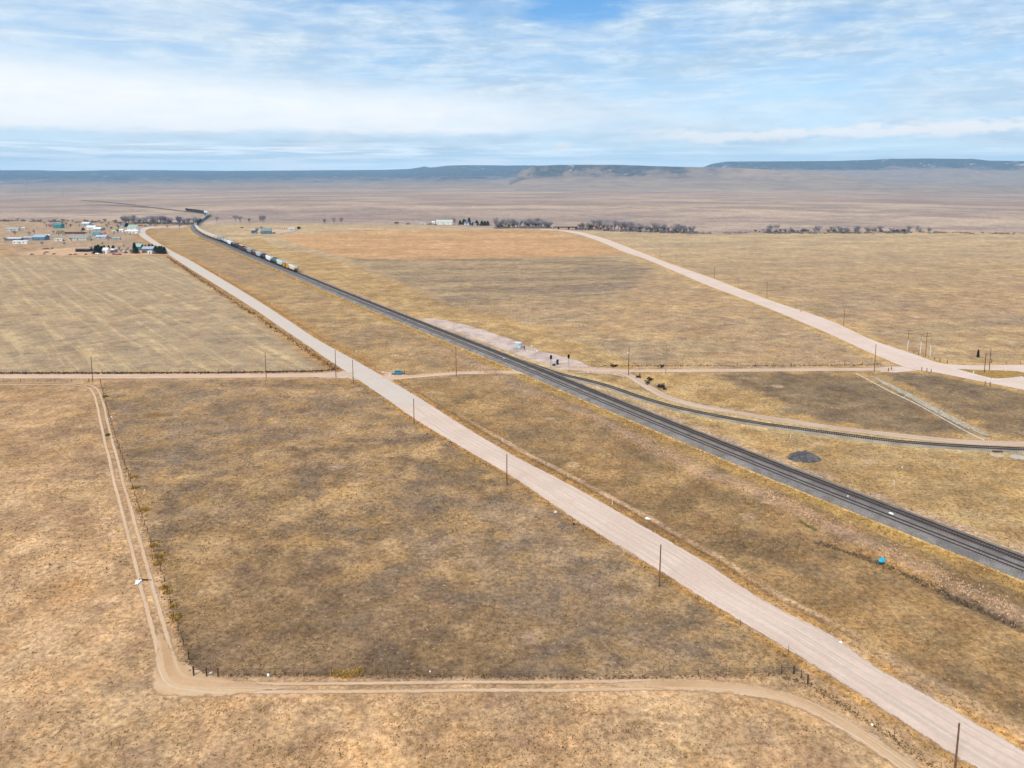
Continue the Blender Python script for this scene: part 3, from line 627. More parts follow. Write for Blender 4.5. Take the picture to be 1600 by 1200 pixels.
# ------------------------------------------------------------------ railway
m_bal, n = newmat('ballast'); p = n.pos(); aa = n.noise(p, 0.25, 4); bb = n.noise(p, 5.0, 3, 0.8)
vv = n.voro(p, 7.0)
px, py, pz = n.xyz(p)
ubr = n.attr('edge')
c = n.mix(n.sm(aa, 0.35, 0.65), (0.155, 0.142, 0.132), (0.235, 0.217, 0.20)); c = n.mix(n.sm(ubr, 0.9, 1.5) * n.sm(ubr, 4.2, 3.3) * 0.6, c, (0.10, 0.072, 0.06))
c = n.mix(n.sm((ubr - 6.5).abs(), 0.8, 0.5) * 0.6, c, (0.28, 0.235, 0.21))
c = n.mix(n.sm(n.noise(p, 0.06, 5, .7), .5, .62) * .45, c, (.20, .165, .135)); c = n.scale(c, n.sm(bb, 0.36, 0.64, 0.6, 1.4)); n.bsdf(c, 0.95, n.bump(bb, 0.8, 0.15), spec=0.1)
m_bals, n = newmat('spur_ballast'); p = n.pos(); aa = n.noise(p, 0.2, 4); bb = n.noise(p, 5.0, 3, 0.8)
c = n.mix(n.sm(aa, 0.35, 0.65), S(186, 174, 156), S(154, 144, 130)); c = n.scale(c, n.sm(bb, 0.3, 0.7, 0.75, 1.2)); n.bsdf(c, 0.95, n.bump(bb, 0.8, 0.15), spec=0.1)
def simple(name, col, rough=0.7, metal=0.0, var=0.15, sc=2.0, spec=0.3, bumpk=0.0, dirt=None):
    m, n = newmat(name); p = n.obj(); x = n.noise(p, sc, 4, 0.65)
    c = n.scale(n.mix(0.0, col, col), n.sm(x, 0.3, 0.7, 1 - var, 1 + var))
    if dirt: c = n.mix(n.sm(n.noise(p, sc * 0.5, 5, 0.7), 0.48, 0.68) * dirt[1], c, dirt[0])
    n.bsdf(c, rough, n.bump(x, bumpk, 0.05) if bumpk else None, metal, spec); return m
m_rust = simple('rusted_rail', (0.045, 0.028, 0.022), 0.6, 0.3, 0.3, 0.5)
m_tie = simple('creosote_tie', (0.07, 0.052, 0.042), 0.9, 0, 0.4, 0.8)
m_tiec = simple('weathered_tie', (0.20, 0.175, 0.16), 0.9, 0, 0.3, 0.8)
def bed(name, c, prof, mat, z0=0.0):
    """prof: list of (offset, height); c centre polyline"""
    n, _ = normals2(c); k = len(prof); V = np.zeros((len(c), k, 3)); E = np.zeros((len(c), k))
    for j, (o_, h_) in enumerate(prof): V[:, j, :2] = c + n * o_; V[:, j, 2] = z0 + h_; E[:, j] = o_ - prof[0][0]
    I = np.arange(len(c) * k).reshape(len(c), k); fc = np.stack([I[:-1, :-1], I[:-1, 1:], I[1:, 1:], I[1:, :-1]], -1).reshape(-1, 4)
    o = bigmesh(name, V.reshape(-1, 3), fc, mat, attrs={'edge': E.ravel()}, smooth=False); return o
sg = 1 if (nU[0] @ (normals2(UP)[0][0])) > 0 else -1
def side(off): return off * sg
hB = 0.62
prof = [(-3.2, -0.1), (-2.3, hB), (-1.25, hB), (0, hB), (1.25, hB), (2.2, hB), (3.15, hB), (4.4, hB), (5.65, hB), (6.7, hB), (7.9, -0.1)]
dd = np.arange(len(prof))
cS = UP
bal = bed('ballast_bed', UP, [(side(o_), h_) for o_, h_ in prof], m_bal)
at = bal.data.attributes['edge']; arr = np.tile(np.array([o_ + 2.2 for o_, h_ in prof], np.float32), len(UP)); at.data.foreach_set('value', arr)
tag(bal, kind='structure')
bals = bed('spur_ballast', SP, [(-2.4, -0.05), (-1.7, 0.32), (0, 0.34), (1.7, 0.32), (2.6, -0.05)], m_bals); tag(bals, kind='structure')
def track(name, c, z, label, tmat, step=0.6, rmat=None, tlen=2.6, rmax=1500):
    t_ = empty(name, (float(c[0][0]), float(c[0][1]), 0), 0, label, 'railway track', 'railway tracks')
    n, tg = normals2(c); off = np.array([c[0][0], c[0][1]])
    for s in (-0.76, 0.76):
        k = 4; w_, hh = 0.085, 0.17; V = np.zeros((len(c), 4, 3))
        for j, (o_, h_) in enumerate(((-w_, 0), (-w_, hh), (w_, hh), (w_, 0))): V[:, j, :2] = c + n * (s + o_) - off; V[:, j, 2] = z + 0.05 + h_
        I = np.arange(len(c) * 4).reshape(len(c), 4); fc = np.stack([I[:-1, :-1], I[:-1, 1:], I[1:, 1:], I[1:, :-1]], -1).reshape(-1, 4)
        o = bigmesh('rail', V.reshape(-1, 3), fc, rmat or m_rust, smooth=False); o.parent = t_
    d = np.r_[0, np.cumsum(np.hypot(*np.diff(c, axis=0).T))]; ts = np.arange(0, d[-1], step)
    X_ = np.interp(ts, d, c[:, 0]); Y_ = np.interp(ts, d, c[:, 1]); TX = np.interp(ts, d, tg[:, 0]); TY = np.interp(ts, d, tg[:, 1])
    keep = np.hypot(X_, Y_) < rmax; X_, Y_, TX, TY = X_[keep], Y_[keep], TX[keep], TY[keep]
    jit = rng.normal(0, 0.03, len(X_)); hl, hw_ = tlen / 2, 0.12; V = np.zeros((len(X_), 8, 3))
    for j, (a1, a2, a3) in enumerate([(-1, -1, 0), (1, -1, 0), (1, 1, 0), (-1, 1, 0), (-1, -1, 1), (1, -1, 1), (1, 1, 1), (-1, 1, 1)]):
        V[:, j, 0] = X_ - off[0] + TY * (a1 * hl + jit) + TX * a2 * hw_; V[:, j, 1] = Y_ - off[1] - TX * (a1 * hl + jit) + TY * a2 * hw_; V[:, j, 2] = z - 0.08 + a3 * 0.12
    fb = np.array([(0, 1, 5, 4), (1, 2, 6, 5), (2, 3, 7, 6), (3, 0, 4, 7), (4, 5, 6, 7)])
    fc = (np.arange(len(X_))[:, None, None] * 8 + fb[None]).reshape(-1, 4)
    o = bigmesh('ties', V.reshape(-1, 3), fc, tmat, smooth=False); o.parent = t_; o['kind'] = 'stuff'
    return t_
track('railway_track', UP, hB, 'far track of the main line on dark brown ties, carrying the freight train', m_tie, 0.6, rmax=700)
nLow = np.argmin(np.hypot(*(LOW - np.array(P(296, 357)[:2])).T))
track('railway_track', LOW, hB, 'near empty track of the main line on pale ties in grey ballast', m_tiec, 0.6, rmax=500)
SPT = on_path((790, 555), (1760, 707), SP)
track('railway_track', SPT, 0.34, 'single curving spur track on dark ties and pale ballast at right', m_tie, 0.62)

# ------------------------------------------------------------------ materials for things
m_wood = simple('pole_wood', (0.16, 0.085, 0.042), 0.85, 0, 0.3, 1.5, dirt=((0.07, 0.05, 0.04), 0.5))
m_woodg = simple('grey_pole_wood', (0.26, 0.22, 0.19), 0.85, 0, 0.25, 1.5)
m_woodd = simple('dark_post_wood', (0.075, 0.04, 0.022), 0.9, 0, 0.3, 3)
m_whitep = simple('white_paint', (0.62, 0.61, 0.58), 0.6, 0, 0.08, 2, dirt=((0.42, 0.38, 0.33), 0.4))
m_steel = simple('galvanised_steel', (0.42, 0.43, 0.44), 0.45, 0.6, 0.15, 3)
m_wire = simple('wire', (0.10, 0.08, 0.07), 0.7, 0.4, 0.1)
m_black = simple('black_paint', (0.012, 0.012, 0.014), 0.5, 0, 0.2)
m_glass = simple('dark_glass', (0.02, 0.03, 0.04), 0.12, 0, 0.1, 1, 0.6)
m_cer = simple('insulator', (0.30, 0.31, 0.30), 0.3, 0, 0.1)
m_rubber = simple('rubber', (0.015, 0.015, 0.016), 0.8, 0, 0.2)
def gz(v): return ground_z(v.x, v.y)
def at(px, py, dz=0.0):
    v = P(px, py); v.z = gz(v) + dz; return v

# ------------------------------------------------------------------ utility poles
def pole(px, py, pyt, label, mat=None, arms=0, pin=True, lower=None, group='utility poles', tilt=None, r=0.15):
    b = at(px, py); h = 0.0
    v = (YP - pyt) / F; h = CAMH + b.y * (-ST + v * CT) / (CT + v * ST) - b.z
    t = empty('utility_pole', b, random.uniform(-.2, .2), label, 'utility pole', group)
    m = MB(); m.tube((0, 0, -0.3), (0, 0, h), r, r * 0.72, 8); s_ = m.build('shaft', mat or m_wood, t, smooth=False)
    if lower:
        m = MB(); m.tube((0, 0, 0.02), (0, 0, h * lower), r + 0.02, r + 0.012, 10, False); m.build('white_sleeve', m_whitep, t)
    for k in range(arms):
        z_ = h - 0.5 - k * 1.3; m = MB(); m.box((0, 0.16, z_), (3.0, 0.11, 0.13)); a_ = m.build('crossarm', m_wood, t)
        for x_ in (-1.35, -0.75, 0.75, 1.35): m = MB(); m.tube((x_, 0.16, z_ + 0.06), (x_, 0.16, z_ + 0.26), 0.06, 0.035, 6); m.build('insulator', m_cer, a_)
    if pin and not arms:
        m = MB(); m.tube((0, 0, h), (0, 0, h + 0.22), 0.05, 0.03, 6); m.build('insulator', m_cer, t)
        m = MB(); m.box((0, 0.15, h - 0.5), (0.12, 0.12, 0.5)); m.build('bracket', m_steel, t)
    if tilt: t.rotation_euler = (0, R(tilt), 0)
    return t
pole(1492, 1203, 1130, 'orange-brown wooden pole standing nearest the camera beside the gravel road', tilt=0.4)
pole(1030, 917, 851, 'brown wooden pole on the field edge with the small pale dirt ring at its foot', tilt=0.6)
pole(792, 758, 710, 'brown wooden pole beside the gravel road, third from the bottom corner')
pole(647, 662, 623, 'brown wooden pole beside the gravel road just below the crossroads')
pole(552, 600, 562, 'brown wooden pole on the near corner of the crossroads')
pole(525, 590, 547, 'brown wooden pole at the left mouth of the crossroads, beside a fence corner post')
pole(416, 591, 551, 'brown wooden pole on the left side road, one span before the crossroads')
pole(145, 596, 557, 'brown wooden pole beside the left side road where the two-rut track turns off')
pole(713, 587, 542, 'brown wooden pole between the parked blue car and the railway', tilt=-0.4)
pole(982, 586, 540, 'dark wooden pole with a white lamp bracket where the service track forks', m_woodd)
pole(1040, 584, 538, 'pale grey wooden pole right of the track fork', m_woodg)
pole(1366, 580, 538, 'brown wooden pole above the top end of the pale drainage channel')
pole(1318, 510, 483, 'thin brown pole on the far side of the pink road, nearest the pole cluster')
pole(1251, 488, 470, 'thin faded pole behind the pink road, second from the pole cluster', m_woodg)
pole(1198, 466, 440, 'thin brown pole behind the pink road, third from the pole cluster')
pole(1154, 449, 431, 'thin faded pole behind the pink road, fourth from the pole cluster', m_woodg)
pole(1116, 435, 417, 'thin brown pole behind the pink road, fifth from the pole cluster')
pole(1056, 411, 395, 'short far pole behind the pink road, sixth from the pole cluster', m_woodg)
pole(1032, 403, 389, 'farthest short pole behind the pink road towards the bridge', m_woodg)
pole(1418, 547, 515, 'tall pole with a crossarm and white lower half, leftmost of the roadside cluster', arms=2, lower=0.5, group='clustered poles with crossarms')
pole(1438, 553, 521, 'whitish pole with a crossarm, second of the roadside cluster', m_woodg, arms=1, lower=0.6, group='clustered poles with crossarms')
pole(1446, 557, 519, 'tallest brown pole with double crossarms in the roadside cluster', arms=2, group='clustered poles with crossarms')
pole(1453, 558, 528, 'short white-sleeved pole with a crossarm, rightmost of the roadside cluster', m_woodg, arms=1, lower=0.62, group='clustered poles with crossarms')
pole(1538, 583, 551, 'dark wooden pole at the front of the grassy traffic island', m_woodd, group='clustered poles with crossarms')
pole(1545.5, 579, 545, 'tall dark wooden pole at the back of the grassy traffic island', m_woodd, group='clustered poles with crossarms')
lb = at(980.5, 586); m = MB(); m.box((0, 0, 0), (0.7, 0.35, 0.4)); lmp = m.build('lamp_box', m_whitep, None, bevel=0.05); lmp.location = (lb.x + .0, lb.y - 0.25, 9.0)
tag(lmp, 'small white lamp box fixed high on the dark pole at the track fork', 'lamp')

# ------------------------------------------------------------------ fences
post_me = {}
def post_mesh(kind):
    if kind not in post_me:
        m = MB()
        if kind == 'steel': m.box((0, 0, 0.55), (0.07, 0.05, 1.5), top=0.9); m.box((0, 0, 1.32), (0.09, 0.07, 0.06)); me = m.mesh('post'); me.materials.append(m_woodd)
        elif kind == 'wood': m.tube((0, 0, -0.2), (0, 0, 1.35), 0.075, 0.06, 7); me = m.mesh('post'); me.materials.append(m_woodd)
        else: m.tube((0, 0, -0.2), (0, 0, 1.55), 0.13, 0.12, 8); me = m.mesh('post'); me.materials.append(m_woodd)
        post_me[kind] = me
    return post_me[kind]
def fence(pts, spacing, label, kind='steel', brace=(), wires=(0.45, 0.8, 1.15), jitter=True, thick=None, exact=False, wr=0.012):
    c = [at(*p) for p in pts]
    if not exact:
        cc = resample(c, spacing) if len(c) > 2 else np.array([tuple(c[0].lerp(c[-1], t))[:2] for t in np.linspace(0, 1, max(2, int((c[-1] - c[0]).length / spacing) + 1))])
        c = [Vector((x, y, ground_z(x, y))) for x, y in cc]
    root = empty('wire_fence', c[0], 0, label, 'fence', 'wire fences')
    for i, p in enumerate(c):
        k = 'brace' if (i in brace or (i - len(c)) in brace) else kind
        o = bpy.data.objects.new('post', post_mesh(k)); COL.objects.link(o); o.parent = root
        o.location = p - c[0]; o.rotation_euler = (random.gauss(0, .03), random.gauss(0, .03), random.uniform(0, 3)); o.scale = (1, 1, random.uniform(.9, 1.08))
    m = MB()
    for zz in wires:
        for p_, q_ in zip(c[:-1], c[1:]): m.tube(p_ - c[0] + Vector((0, 0, zz)), q_ - c[0] + Vector((0, 0, zz)), wr, wr, 3, False)
    m.build('wire', m_wire, root)
    return root
fl = [(157, 598), (172, 655), (186, 700), (200, 741), (212, 779), (221, 806), (250, 888), (262, 925), (272, 968), (283, 997), (296, 1034), (303, 1056)]
fence(fl, 4.6, 'long wire fence between the two-rut track and the dark middle field', 'wood', brace=(0, -1, -2))
fence([(303, 1056), (323, 1057), (341, 1057)], 1, 'braced corner of thick brown posts at the bottom left of the middle field', 'brace', brace=(0, 1, 2), wires=(1.15,), exact=True, wr=0.05)
fence([(341, 1057), (477, 1055), (700, 1058), (850, 1060), (1040, 1059), (1200, 1054), (1221, 1053)], 4.3, 'low steel-post fence along the bottom edge of the middle field')
fence([(1221, 1053), (1240, 1053), (1252, 1059), (1262, 1068)], 1, 'braced fence corner of dark posts beside the gravel road at lower right', 'wood', brace=(1, 3), wires=(1.1,), exact=True, wr=0.03)
fence([(1262, 1068), (1310, 1096), (1365, 1130), (1421, 1170), (1470, 1206)], 5.5, 'sagging fence between the curving dirt track and the gravel road', 'steel')
fence([(1232, 1020), (1100, 945), (1000, 881), (900, 820), (800, 755), (700, 694), (640, 655)], 9.0, 'sparse post line along the near shoulder of the gravel road', 'steel', wires=(0.8,))
fence([(-60, 583), (100, 583.2), (300, 582.6), (500, 580), (523, 577.5)], 5.0, 'fence clogged with dark weeds along the upper side of the left side road', 'wood', brace=(-1,))
fence([(523, 577.5), (470, 541), (400, 494), (330, 448), (262, 402)], 9.0, 'fence between the pale hayfield and the diagonal gravel road', 'wood')
fence([(5, 597.5), (60, 597), (110, 597), (139, 597)], 5.5, 'short fence below the left side road, left of its pole', 'wood', brace=(-1,))
fence([(925, 571.5), (1100, 571.5), (1250, 571), (1375, 569.5)], 7.0, 'fence along the far side of the straight dirt road right of the railway', 'wood')
fence([(1388, 580), (1393, 578), (1440, 579.5), (1448, 580.5), (1455, 582)], 7.0, 'dark short posts along the near edge of the pink road', 'brace', brace=(0, 1, 2, 3, 4), exact=True, wires=(1.0,))
fence([(1420, 549), (1440, 556), (1455, 561), (1474, 567), (1480, 567.5)], 3.0, 'weedy fence below the pole cluster on the far side of the pink road', 'wood', brace=(-1, -2))
fence([(1539, 602), (1547, 603)], 1, 'pair of short dark posts on the near edge of the pink road', 'brace', brace=(0, 1), wires=(), exact=True)
fence([(1549, 567), (1600, 570), (1700, 572)], 5.0, 'fence behind the traffic island along the far road', 'wood', brace=(0,))
fence([(1620, 892), (1500, 846), (1300, 772), (1160, 716)], 40.0, 'three widely spaced marker posts right of the railway', 'steel', wires=())

# ------------------------------------------------------------------ freight train
def car_mat(name, rgb, var=0.12, dirt=0.45): return simple(name, rgb, 0.65, 0, var, 0.9, 0.25, dirt=((0.12, 0.09, 0.07), dirt))
TC = {'cream': (0.74, 0.62, 0.47), 'tan': (0.62, 0.50, 0.37), 'white': (0.74, 0.77, 0.77), 'pale green': (0.52, 0.64, 0.60), 'golden yellow': (0.56, 0.31, 0.05), 'grey': (0.30, 0.33, 0.36),
      'silver grey': (0.44, 0.48, 0.52), 'navy': (0.02, 0.03, 0.06), 'black': (0.02, 0.022, 0.028), 'brown': (0.08, 0.04, 0.032), 'maroon': (0.10, 0.03, 0.03), 'teal': (0.06, 0.12, 0.13), 'dark green': (0.02, 0.05, 0.05)}
TM = {k: car_mat('car_' + k.replace(' ', '_'), v) for k, v in TC.items()}
m_under = simple('underframe', (0.022, 0.02, 0.02), 0.9, 0, 0.3)
def bogie(root, x):
    m = MB(); m.box((0, 0, 0.55), (2.4, 0.25, 0.35)); m.box((0, -0.98, 0.55), (2.3, 0.18, 0.36), top=0.8); m.box((0, 0.98, 0.55), (2.3, 0.18, 0.36), top=0.8)
    b = m.build('bogie', m_under, root); b.location = (x, 0, 0)
    for dx in (-0.9, 0.9):
        m = MB()
        for s in (-.76, .76): m.tube((dx, s - .06, 0.45), (dx, s + .06, 0.45), 0.45, 0.45, 10)
        m.tube((dx, -0.8, .45), (dx, .8, .45), 0.08, 0.08, 6); m.build('wheelset', m_under, b)
def base_car(L): # coupler gear shared by all cars
    m = MB(); m.box((0, 0, 1.05), (L, 0.5, 0.35)); 
    for s in (-1, 1): m.box((s * (L / 2 + 0.25), 0, 0.95), (0.7, 0.25, 0.25)); m.box((s * (L / 2 - .15), 0, 1.05), (0.2, 2.6, 0.3))
    return m
def hopper_car():
    L = 16.6; r = empty('hopper_car', (0, 0, 0)); base_car(L).build('underframe', m_under, r)
    rings = []
    for x, zb in ((-L / 2 + .1, 2.9), (-L / 2 + 2.2, 1.5), (L / 2 - 2.2, 1.5), (L / 2 - .1, 2.9)):
        rings.append([(x, -1.52, zb), (x, -1.56, 3.2), (x, -1.52, 4.0), (x, -0.95, 4.45), (x, 0.95, 4.45), (x, 1.52, 4.0), (x, 1.56, 3.2), (x, 1.52, zb)])
    m = MB(); m.loft(rings)
    for k in range(13):
        x = -L / 2 + 1.9 + k * 1.07
        for s in (-1, 1): m.box((x, s * 1.58, 2.85), (0.1, 0.08, 2.2))
    m.build('body', TM['cream'], r)
    for x in (-4.2, 0, 4.2):
        m = MB(); rg = [[(x - 1.9, -1.4, 1.7), (x + 1.9, -1.4, 1.7), (x + 1.9, 1.4, 1.7), (x - 1.9, 1.4, 1.7)], [(x - .5, -.6, 0.75), (x + .5, -.6, 0.75), (x + .5, .6, 0.75), (x - .5, .6, 0.75)]]
        m.loft(rg); m.build('hopper_bay', m_under, r)
    m = MB()
    for s in (-.85, .85): m.box((0, s, 4.58), (L - 1, 0.5, 0.05))
    m.build('roof_walk', m_steel, r)
    m = MB(); m.box((0, 0, 4.55), (L - 3, 0.6, 0.16)); m.build('roof_hatch', m_steel, r)
    for s in (-1, 1):
        m = MB()
        for k in range(8): m.box((s * (L / 2), -1.3, 1.5 + k * 0.37), (0.05, 0.5, 0.05))
        for yy in (-1.55, -1.05): m.box((s * L / 2, yy, 2.7), (0.05, 0.05, 3.2))
        m.build('ladder', m_under, r)
    bogie(r, -L / 2 + 2.2); bogie(r, L / 2 - 2.2); return r
def tank_car():
    L = 16.6; r = empty('tank_car', (0, 0, 0)); base_car(L).build('underframe', m_under, r)
    rings = []
    for x, rad in ((-8.0, .35), (-7.85, 0.9), (-7.45, 1.3), (-6.9, 1.5), (-6.2, 1.56), (0, 1.58), (6.2, 1.56), (6.9, 1.5), (7.45, 1.3), (7.85, .9), (8.0, .35)):
        rings.append([(x, rad * math.cos(a_), 2.85 + rad * math.sin(a_)) for a_ in np.linspace(0, 2 * math.pi, 21)[:-1]])
    MB().loft(rings).build('tank', TM['grey'], r, smooth=True)
    m = MB(); m.tube((0, 0, 4.3), (0, 0, 4.85), 0.55, 0.55, 12); m.box((0, 0, 4.5), (2.4, 2.2, 0.06)); m.build('manway', m_under, r)
    m = MB(); m.box((0, -1.5, 4.1), (0.08, 0.08, 1.2)); m.box((0, -1.62, 2.6), (0.5, 0.08, 3.0)); m.build('ladder', m_under, r)
    bogie(r, -6.0); bogie(r, 6.0); return r
def box_car():
    L = 16.6; r = empty('box_car', (0, 0, 0)); base_car(L).build('underframe', m_under, r)
    m = MB(); m.box((0, 0, 2.75), (L - .2, 2.95, 3.2))
    for k in range(12):
        x = -L / 2 + .6 + k * 1.4
        if abs(x) > 1.6:
            for s in (-1, 1): m.box((x, s * 1.5, 2.75), (0.12, 0.09, 3.1))
    m.build('body', TM['golden yellow'], r)
    prof = [(-1.55, 4.33), (-1.0, 4.55), (0, 4.65), (1.0, 4.55), (1.55, 4.33)]
    MB().prism(prof, -L / 2 + .05, L / 2 - .05).build('roof', m_steel, r)
    for s in (-1, 1): m = MB(); m.box((0, s * 1.53, 2.7), (3.0, 0.1, 2.95)); m.box((0, s * 1.6, 2.7), (0.06, 0.08, 2.6)); m.build('sliding_door', TM['brown'], r)
    bogie(r, -6.2); bogie(r, 6.2); return r
def gondola_car():
    L = 16.6; r = empty('gondola_car', (0, 0, 0)); base_car(L).build('underframe', m_under, r)
    m = MB()
    for s in (-1, 1): m.box((0, s * 1.45, 2.4), (L - .3, 0.1, 2.3)); m.box((s * (L / 2 - .2), 0, 2.4), (0.1, 2.8, 2.3))
    for k in range(12):
        for s in (-1, 1): m.box((-L / 2 + .8 + k * 1.36, s * 1.54, 2.4), (0.14, 0.12, 2.3))
    m.box((0, 0, 1.35), (L - .3, 2.9, 0.12)); m.build('body', TM['brown'], r)
    m = MB(); n_ = 14; V = []
    for i in range(n_ + 1):
        for j in range(5): V.append((-7.9 + 15.8 * i / n_, -1.35 + 2.7 * j / 4, 2.9 + 0.45 * math.sin(math.pi * j / 4) * (0.7 + 0.3 * math.sin(i * 1.9))))
    m.add(V, [(i * 5 + j, (i + 1) * 5 + j, (i + 1) * 5 + j + 1, i * 5 + j + 1) for i in range(n_) for j in range(4)]); m.build('load', TM['grey'], r)
    bogie(r, -6.0); bogie(r, 6.0); return r
def loco():
    L = 20.5; r = empty('locomotive', (0, 0, 0)); m = MB(); m.box((0, 0, 1.45), (L, 3.0, 0.35)); m.box((0, 0, 0.95), (6, 2.6, 0.9), top=1.0); m.build('frame', m_under, r)
    m = MB(); m.box((-1.6, 0, 3.0), (14.6, 1.9, 2.8)); m.box((-6.5, 0, 4.0), (4.2, 3.0, 0.9)); m.build('hood', TM['black'], r, bevel=.05)
    m = MB(); m.box((7.1, 0, 3.15), (2.5, 3.0, 3.1)); cb = m.build('cab', TM['navy'], r, bevel=.08)
    m = MB(); m.box((8.38, 0, 4.0), (0.04, 2.3, 0.6)); m.box((7.2, 1.52, 3.9), (1.4, .04, .6)); m.box((7.2, -1.52, 3.9), (1.4, .04, .6)); m.build('window', m_glass, cb)
    m = MB(); m.box((9.1, 0, 2.4), (1.5, 1.9, 1.6)); m.build('nose', TM['navy'], r, bevel=.1)
    m = MB(); 
    for s in (-1, 1):
        m.box((0, s * 1.45, 2.65), (L - 1, .04, .04))
        for k in range(13): m.box((-9 + k * 1.5, s * 1.45, 2.1), (.04, .04, 1.1))
    m.build('handrail', m_steel, r)
    bogie(r, -6.8); bogie(r, 6.8); return r
protos = {'hopper': hopper_car(), 'tank': tank_car(), 'box': box_car(), 'gondola': gondola_car(), 'loco': loco()}
used = set(); KIND = {'hopper': 'covered hopper car', 'tank': 'tank car', 'box': 'box car', 'gondola': 'gondola car', 'loco': 'locomotive'}
seq = [('hopper', 'cream'), ('box', 'golden yellow'), ('hopper', 'pale green'), ('tank', 'teal'), ('hopper', 'white'), ('tank', 'navy'), ('hopper', 'silver grey'), ('gondola', 'brown'), ('hopper', 'grey'),
       ('gondola', 'brown'), ('box', 'maroon'), ('tank', 'navy'), ('gondola', 'black'), ('hopper', 'white'), ('tank', 'silver grey'), ('tank', 'grey'), ('hopper', 'grey'), ('hopper', 'tan')]
seq += [('hopper', 'cream')] * 9 + [('tank', 'silver grey')] * 2 + [('hopper', 'grey'), ('tank', 'black'), ('tank', 'black'), ('tank', 'navy'), ('tank', 'black'), ('tank', 'navy'), ('tank', 'dark green'), ('hopper', 'pale green'), ('hopper', 'white'), ('hopper', 'pale green'), ('tank', 'grey'), ('tank', 'grey'), ('hopper', 'grey'), ('hopper', 'cream'), ('hopper', 'cream'), ('hopper', 'cream'), ('tank', 'brown'), ('hopper', 'white'), ('hopper', 'white'), ('tank', 'navy'), ('tank', 'black'), ('loco', 'black'), ('loco', 'black'), ('loco', 'black')]
dU = np.r_[0, np.cumsum(np.hypot(*np.diff(UP, axis=0).T))]
end0 = P(465, 425.5, 0.7); s = dU[np.argmin(np.hypot(*(UP - np.array(end0.xy)).T))]
ords = ['nearest', 'second', 'third', 'fourth', 'fifth', 'sixth', 'seventh', 'eighth', 'ninth', 'tenth', 'eleventh', 'twelfth', 'thirteenth', 'fourteenth', 'fifteenth', 'sixteenth', 'seventeenth', 'eighteenth', 'nineteenth', 'twentieth']
tens = {2: 'twenty', 3: 'thirty', 4: 'forty', 5: 'fifty'}
def ordinal(i):
    if i < 20: return ords[i]
    k = i + 1; t_, u_ = divmod(k, 10)
    if u_ == 0: return {3: 'thirtieth', 4: 'fortieth', 5: 'fiftieth'}[t_]
    return tens[t_] + '-' + (['', 'first'] + ords[1:])[u_]
def uat(s): return Vector((np.interp(s, dU, UP[:, 0]), np.interp(s, dU, UP[:, 1]), 0))
for i, (kd, cl_) in enumerate(seq):
    Lc = 21.6 if kd == 'loco' else 17.8
    a_, b_ = uat(s + 2.2), uat(s + Lc - 2.2); mid = (a_ + b_) / 2; s += Lc
    if kd not in used: o = protos[kd]; used.add(kd)
    else: o = copy_tree(protos[kd])
    d = b_ - a_; o.scale = (1, 1.04, 1.1); o.location = (mid.x, mid.y, hB + 0.22); o.rotation_euler = (0, 0, math.atan2(d.y, d.x))
    for ch in o.children:
        if ch.name.split('.')[0] in ('body', 'tank'):
            ch.material_slots[0].link = 'OBJECT'; ch.material_slots[0].material = TM[cl_]
        if i == 0 and ch.name.startswith('roof'): pass
    tag(o, f'{cl_} {KIND[kd]}, {ordinal(i)} from the near end of the freight train' if i else f'{cl_} {KIND[kd]} at the very near end of the freight train', 'locomotive' if kd == 'loco' else 'train car', 'cars of the long freight train')

# ------------------------------------------------------------------ lineside equipment
def signal(px, py, top, label):
    b = at(px, py); b.z = 0; v = (YP - top) / F; h = CAMH + b.y * (-ST + v * CT) / (CT + v * ST)
    t = empty('railway_signal', b, R(30), label, 'signal', 'railway signals')
    m = MB(); m.tube((0, 0, 0), (0, 0, h), 0.09, 0.07, 8); m.build('mast', m_steel, t)
    m = MB(); m.box((0, 0, 0.15), (0.7, 0.7, 0.3)); m.build('base', m_whitep, t)
    prof = [(0.55 * math.cos(a_), h + 0.05 + 0.95 * math.sin(a_)) for a_ in np.linspace(0, 2 * math.pi, 15)[:-1]]
    m = MB(); m.prism(prof, -0.16, -0.10, 'y'); hd = m.build('target_board', m_black, t)
    m = MB()
    for k in (-0.45, 0.05, 0.5): m.tube((0, -0.2, h + k), (0, -0.62, h + k - .03), 0.16, 0.17, 10, False)
    m.build('hood', m_black, hd)
    m = MB()
    for k in (-0.45, 0.05, 0.5): m.tube((0, -0.17, h + k), (0, -0.19, h + k), 0.13, 0.13, 10)
    m.build('lens', simple('signal_lens', (0.08, 0.02, 0.02), 0.2), hd)
    m = MB(); m.box((0.25, 0, h / 2 + .5), (0.4, 0.05, 0.05)); 
    for k in range(9): m.box((0.28, 0, 0.6 + k * 0.4), (0.35, 0.05, 0.05))
    m.box((0.44, 0, 2.2), (0.04, 0.04, 3.8)); m.build('ladder', m_steel, t)
signal(860.5, 578, 558, 'railway signal with a black oval head beside the spur switch')
signal(888, 577, 557, 'railway signal with a black oval head farther from the tracks, right of the other')
def cabinet(px, py, w_, d_, h_, label, mat, rz=0.0, name='equipment_cabinet', cat='cabinet', grp='lineside cabinets'):
    b = at(px, py); b.z = 0; t = empty(name, b, rz, label, cat, grp)
    m = MB(); m.box((0, 0, h_ / 2), (w_, d_, h_)); m.build('housing', mat, t, bevel=0.03)
    m = MB(); m.box((0, 0, h_ + 0.05), (w_ + .16, d_ + .16, 0.1), top=0.92); m.build('lid', mat, t)
    m = MB(); m.box((0, -d_ / 2 - .02, h_ * .5), (w_ * .45, .04, h_ * .85)); dr = m.build('door', mat, t); m = MB(); m.box((w_ * .16, -d_ / 2 - .06, h_ * .5), (.05, .05, .2)); m.build('handle', m_steel, dr)
    return t
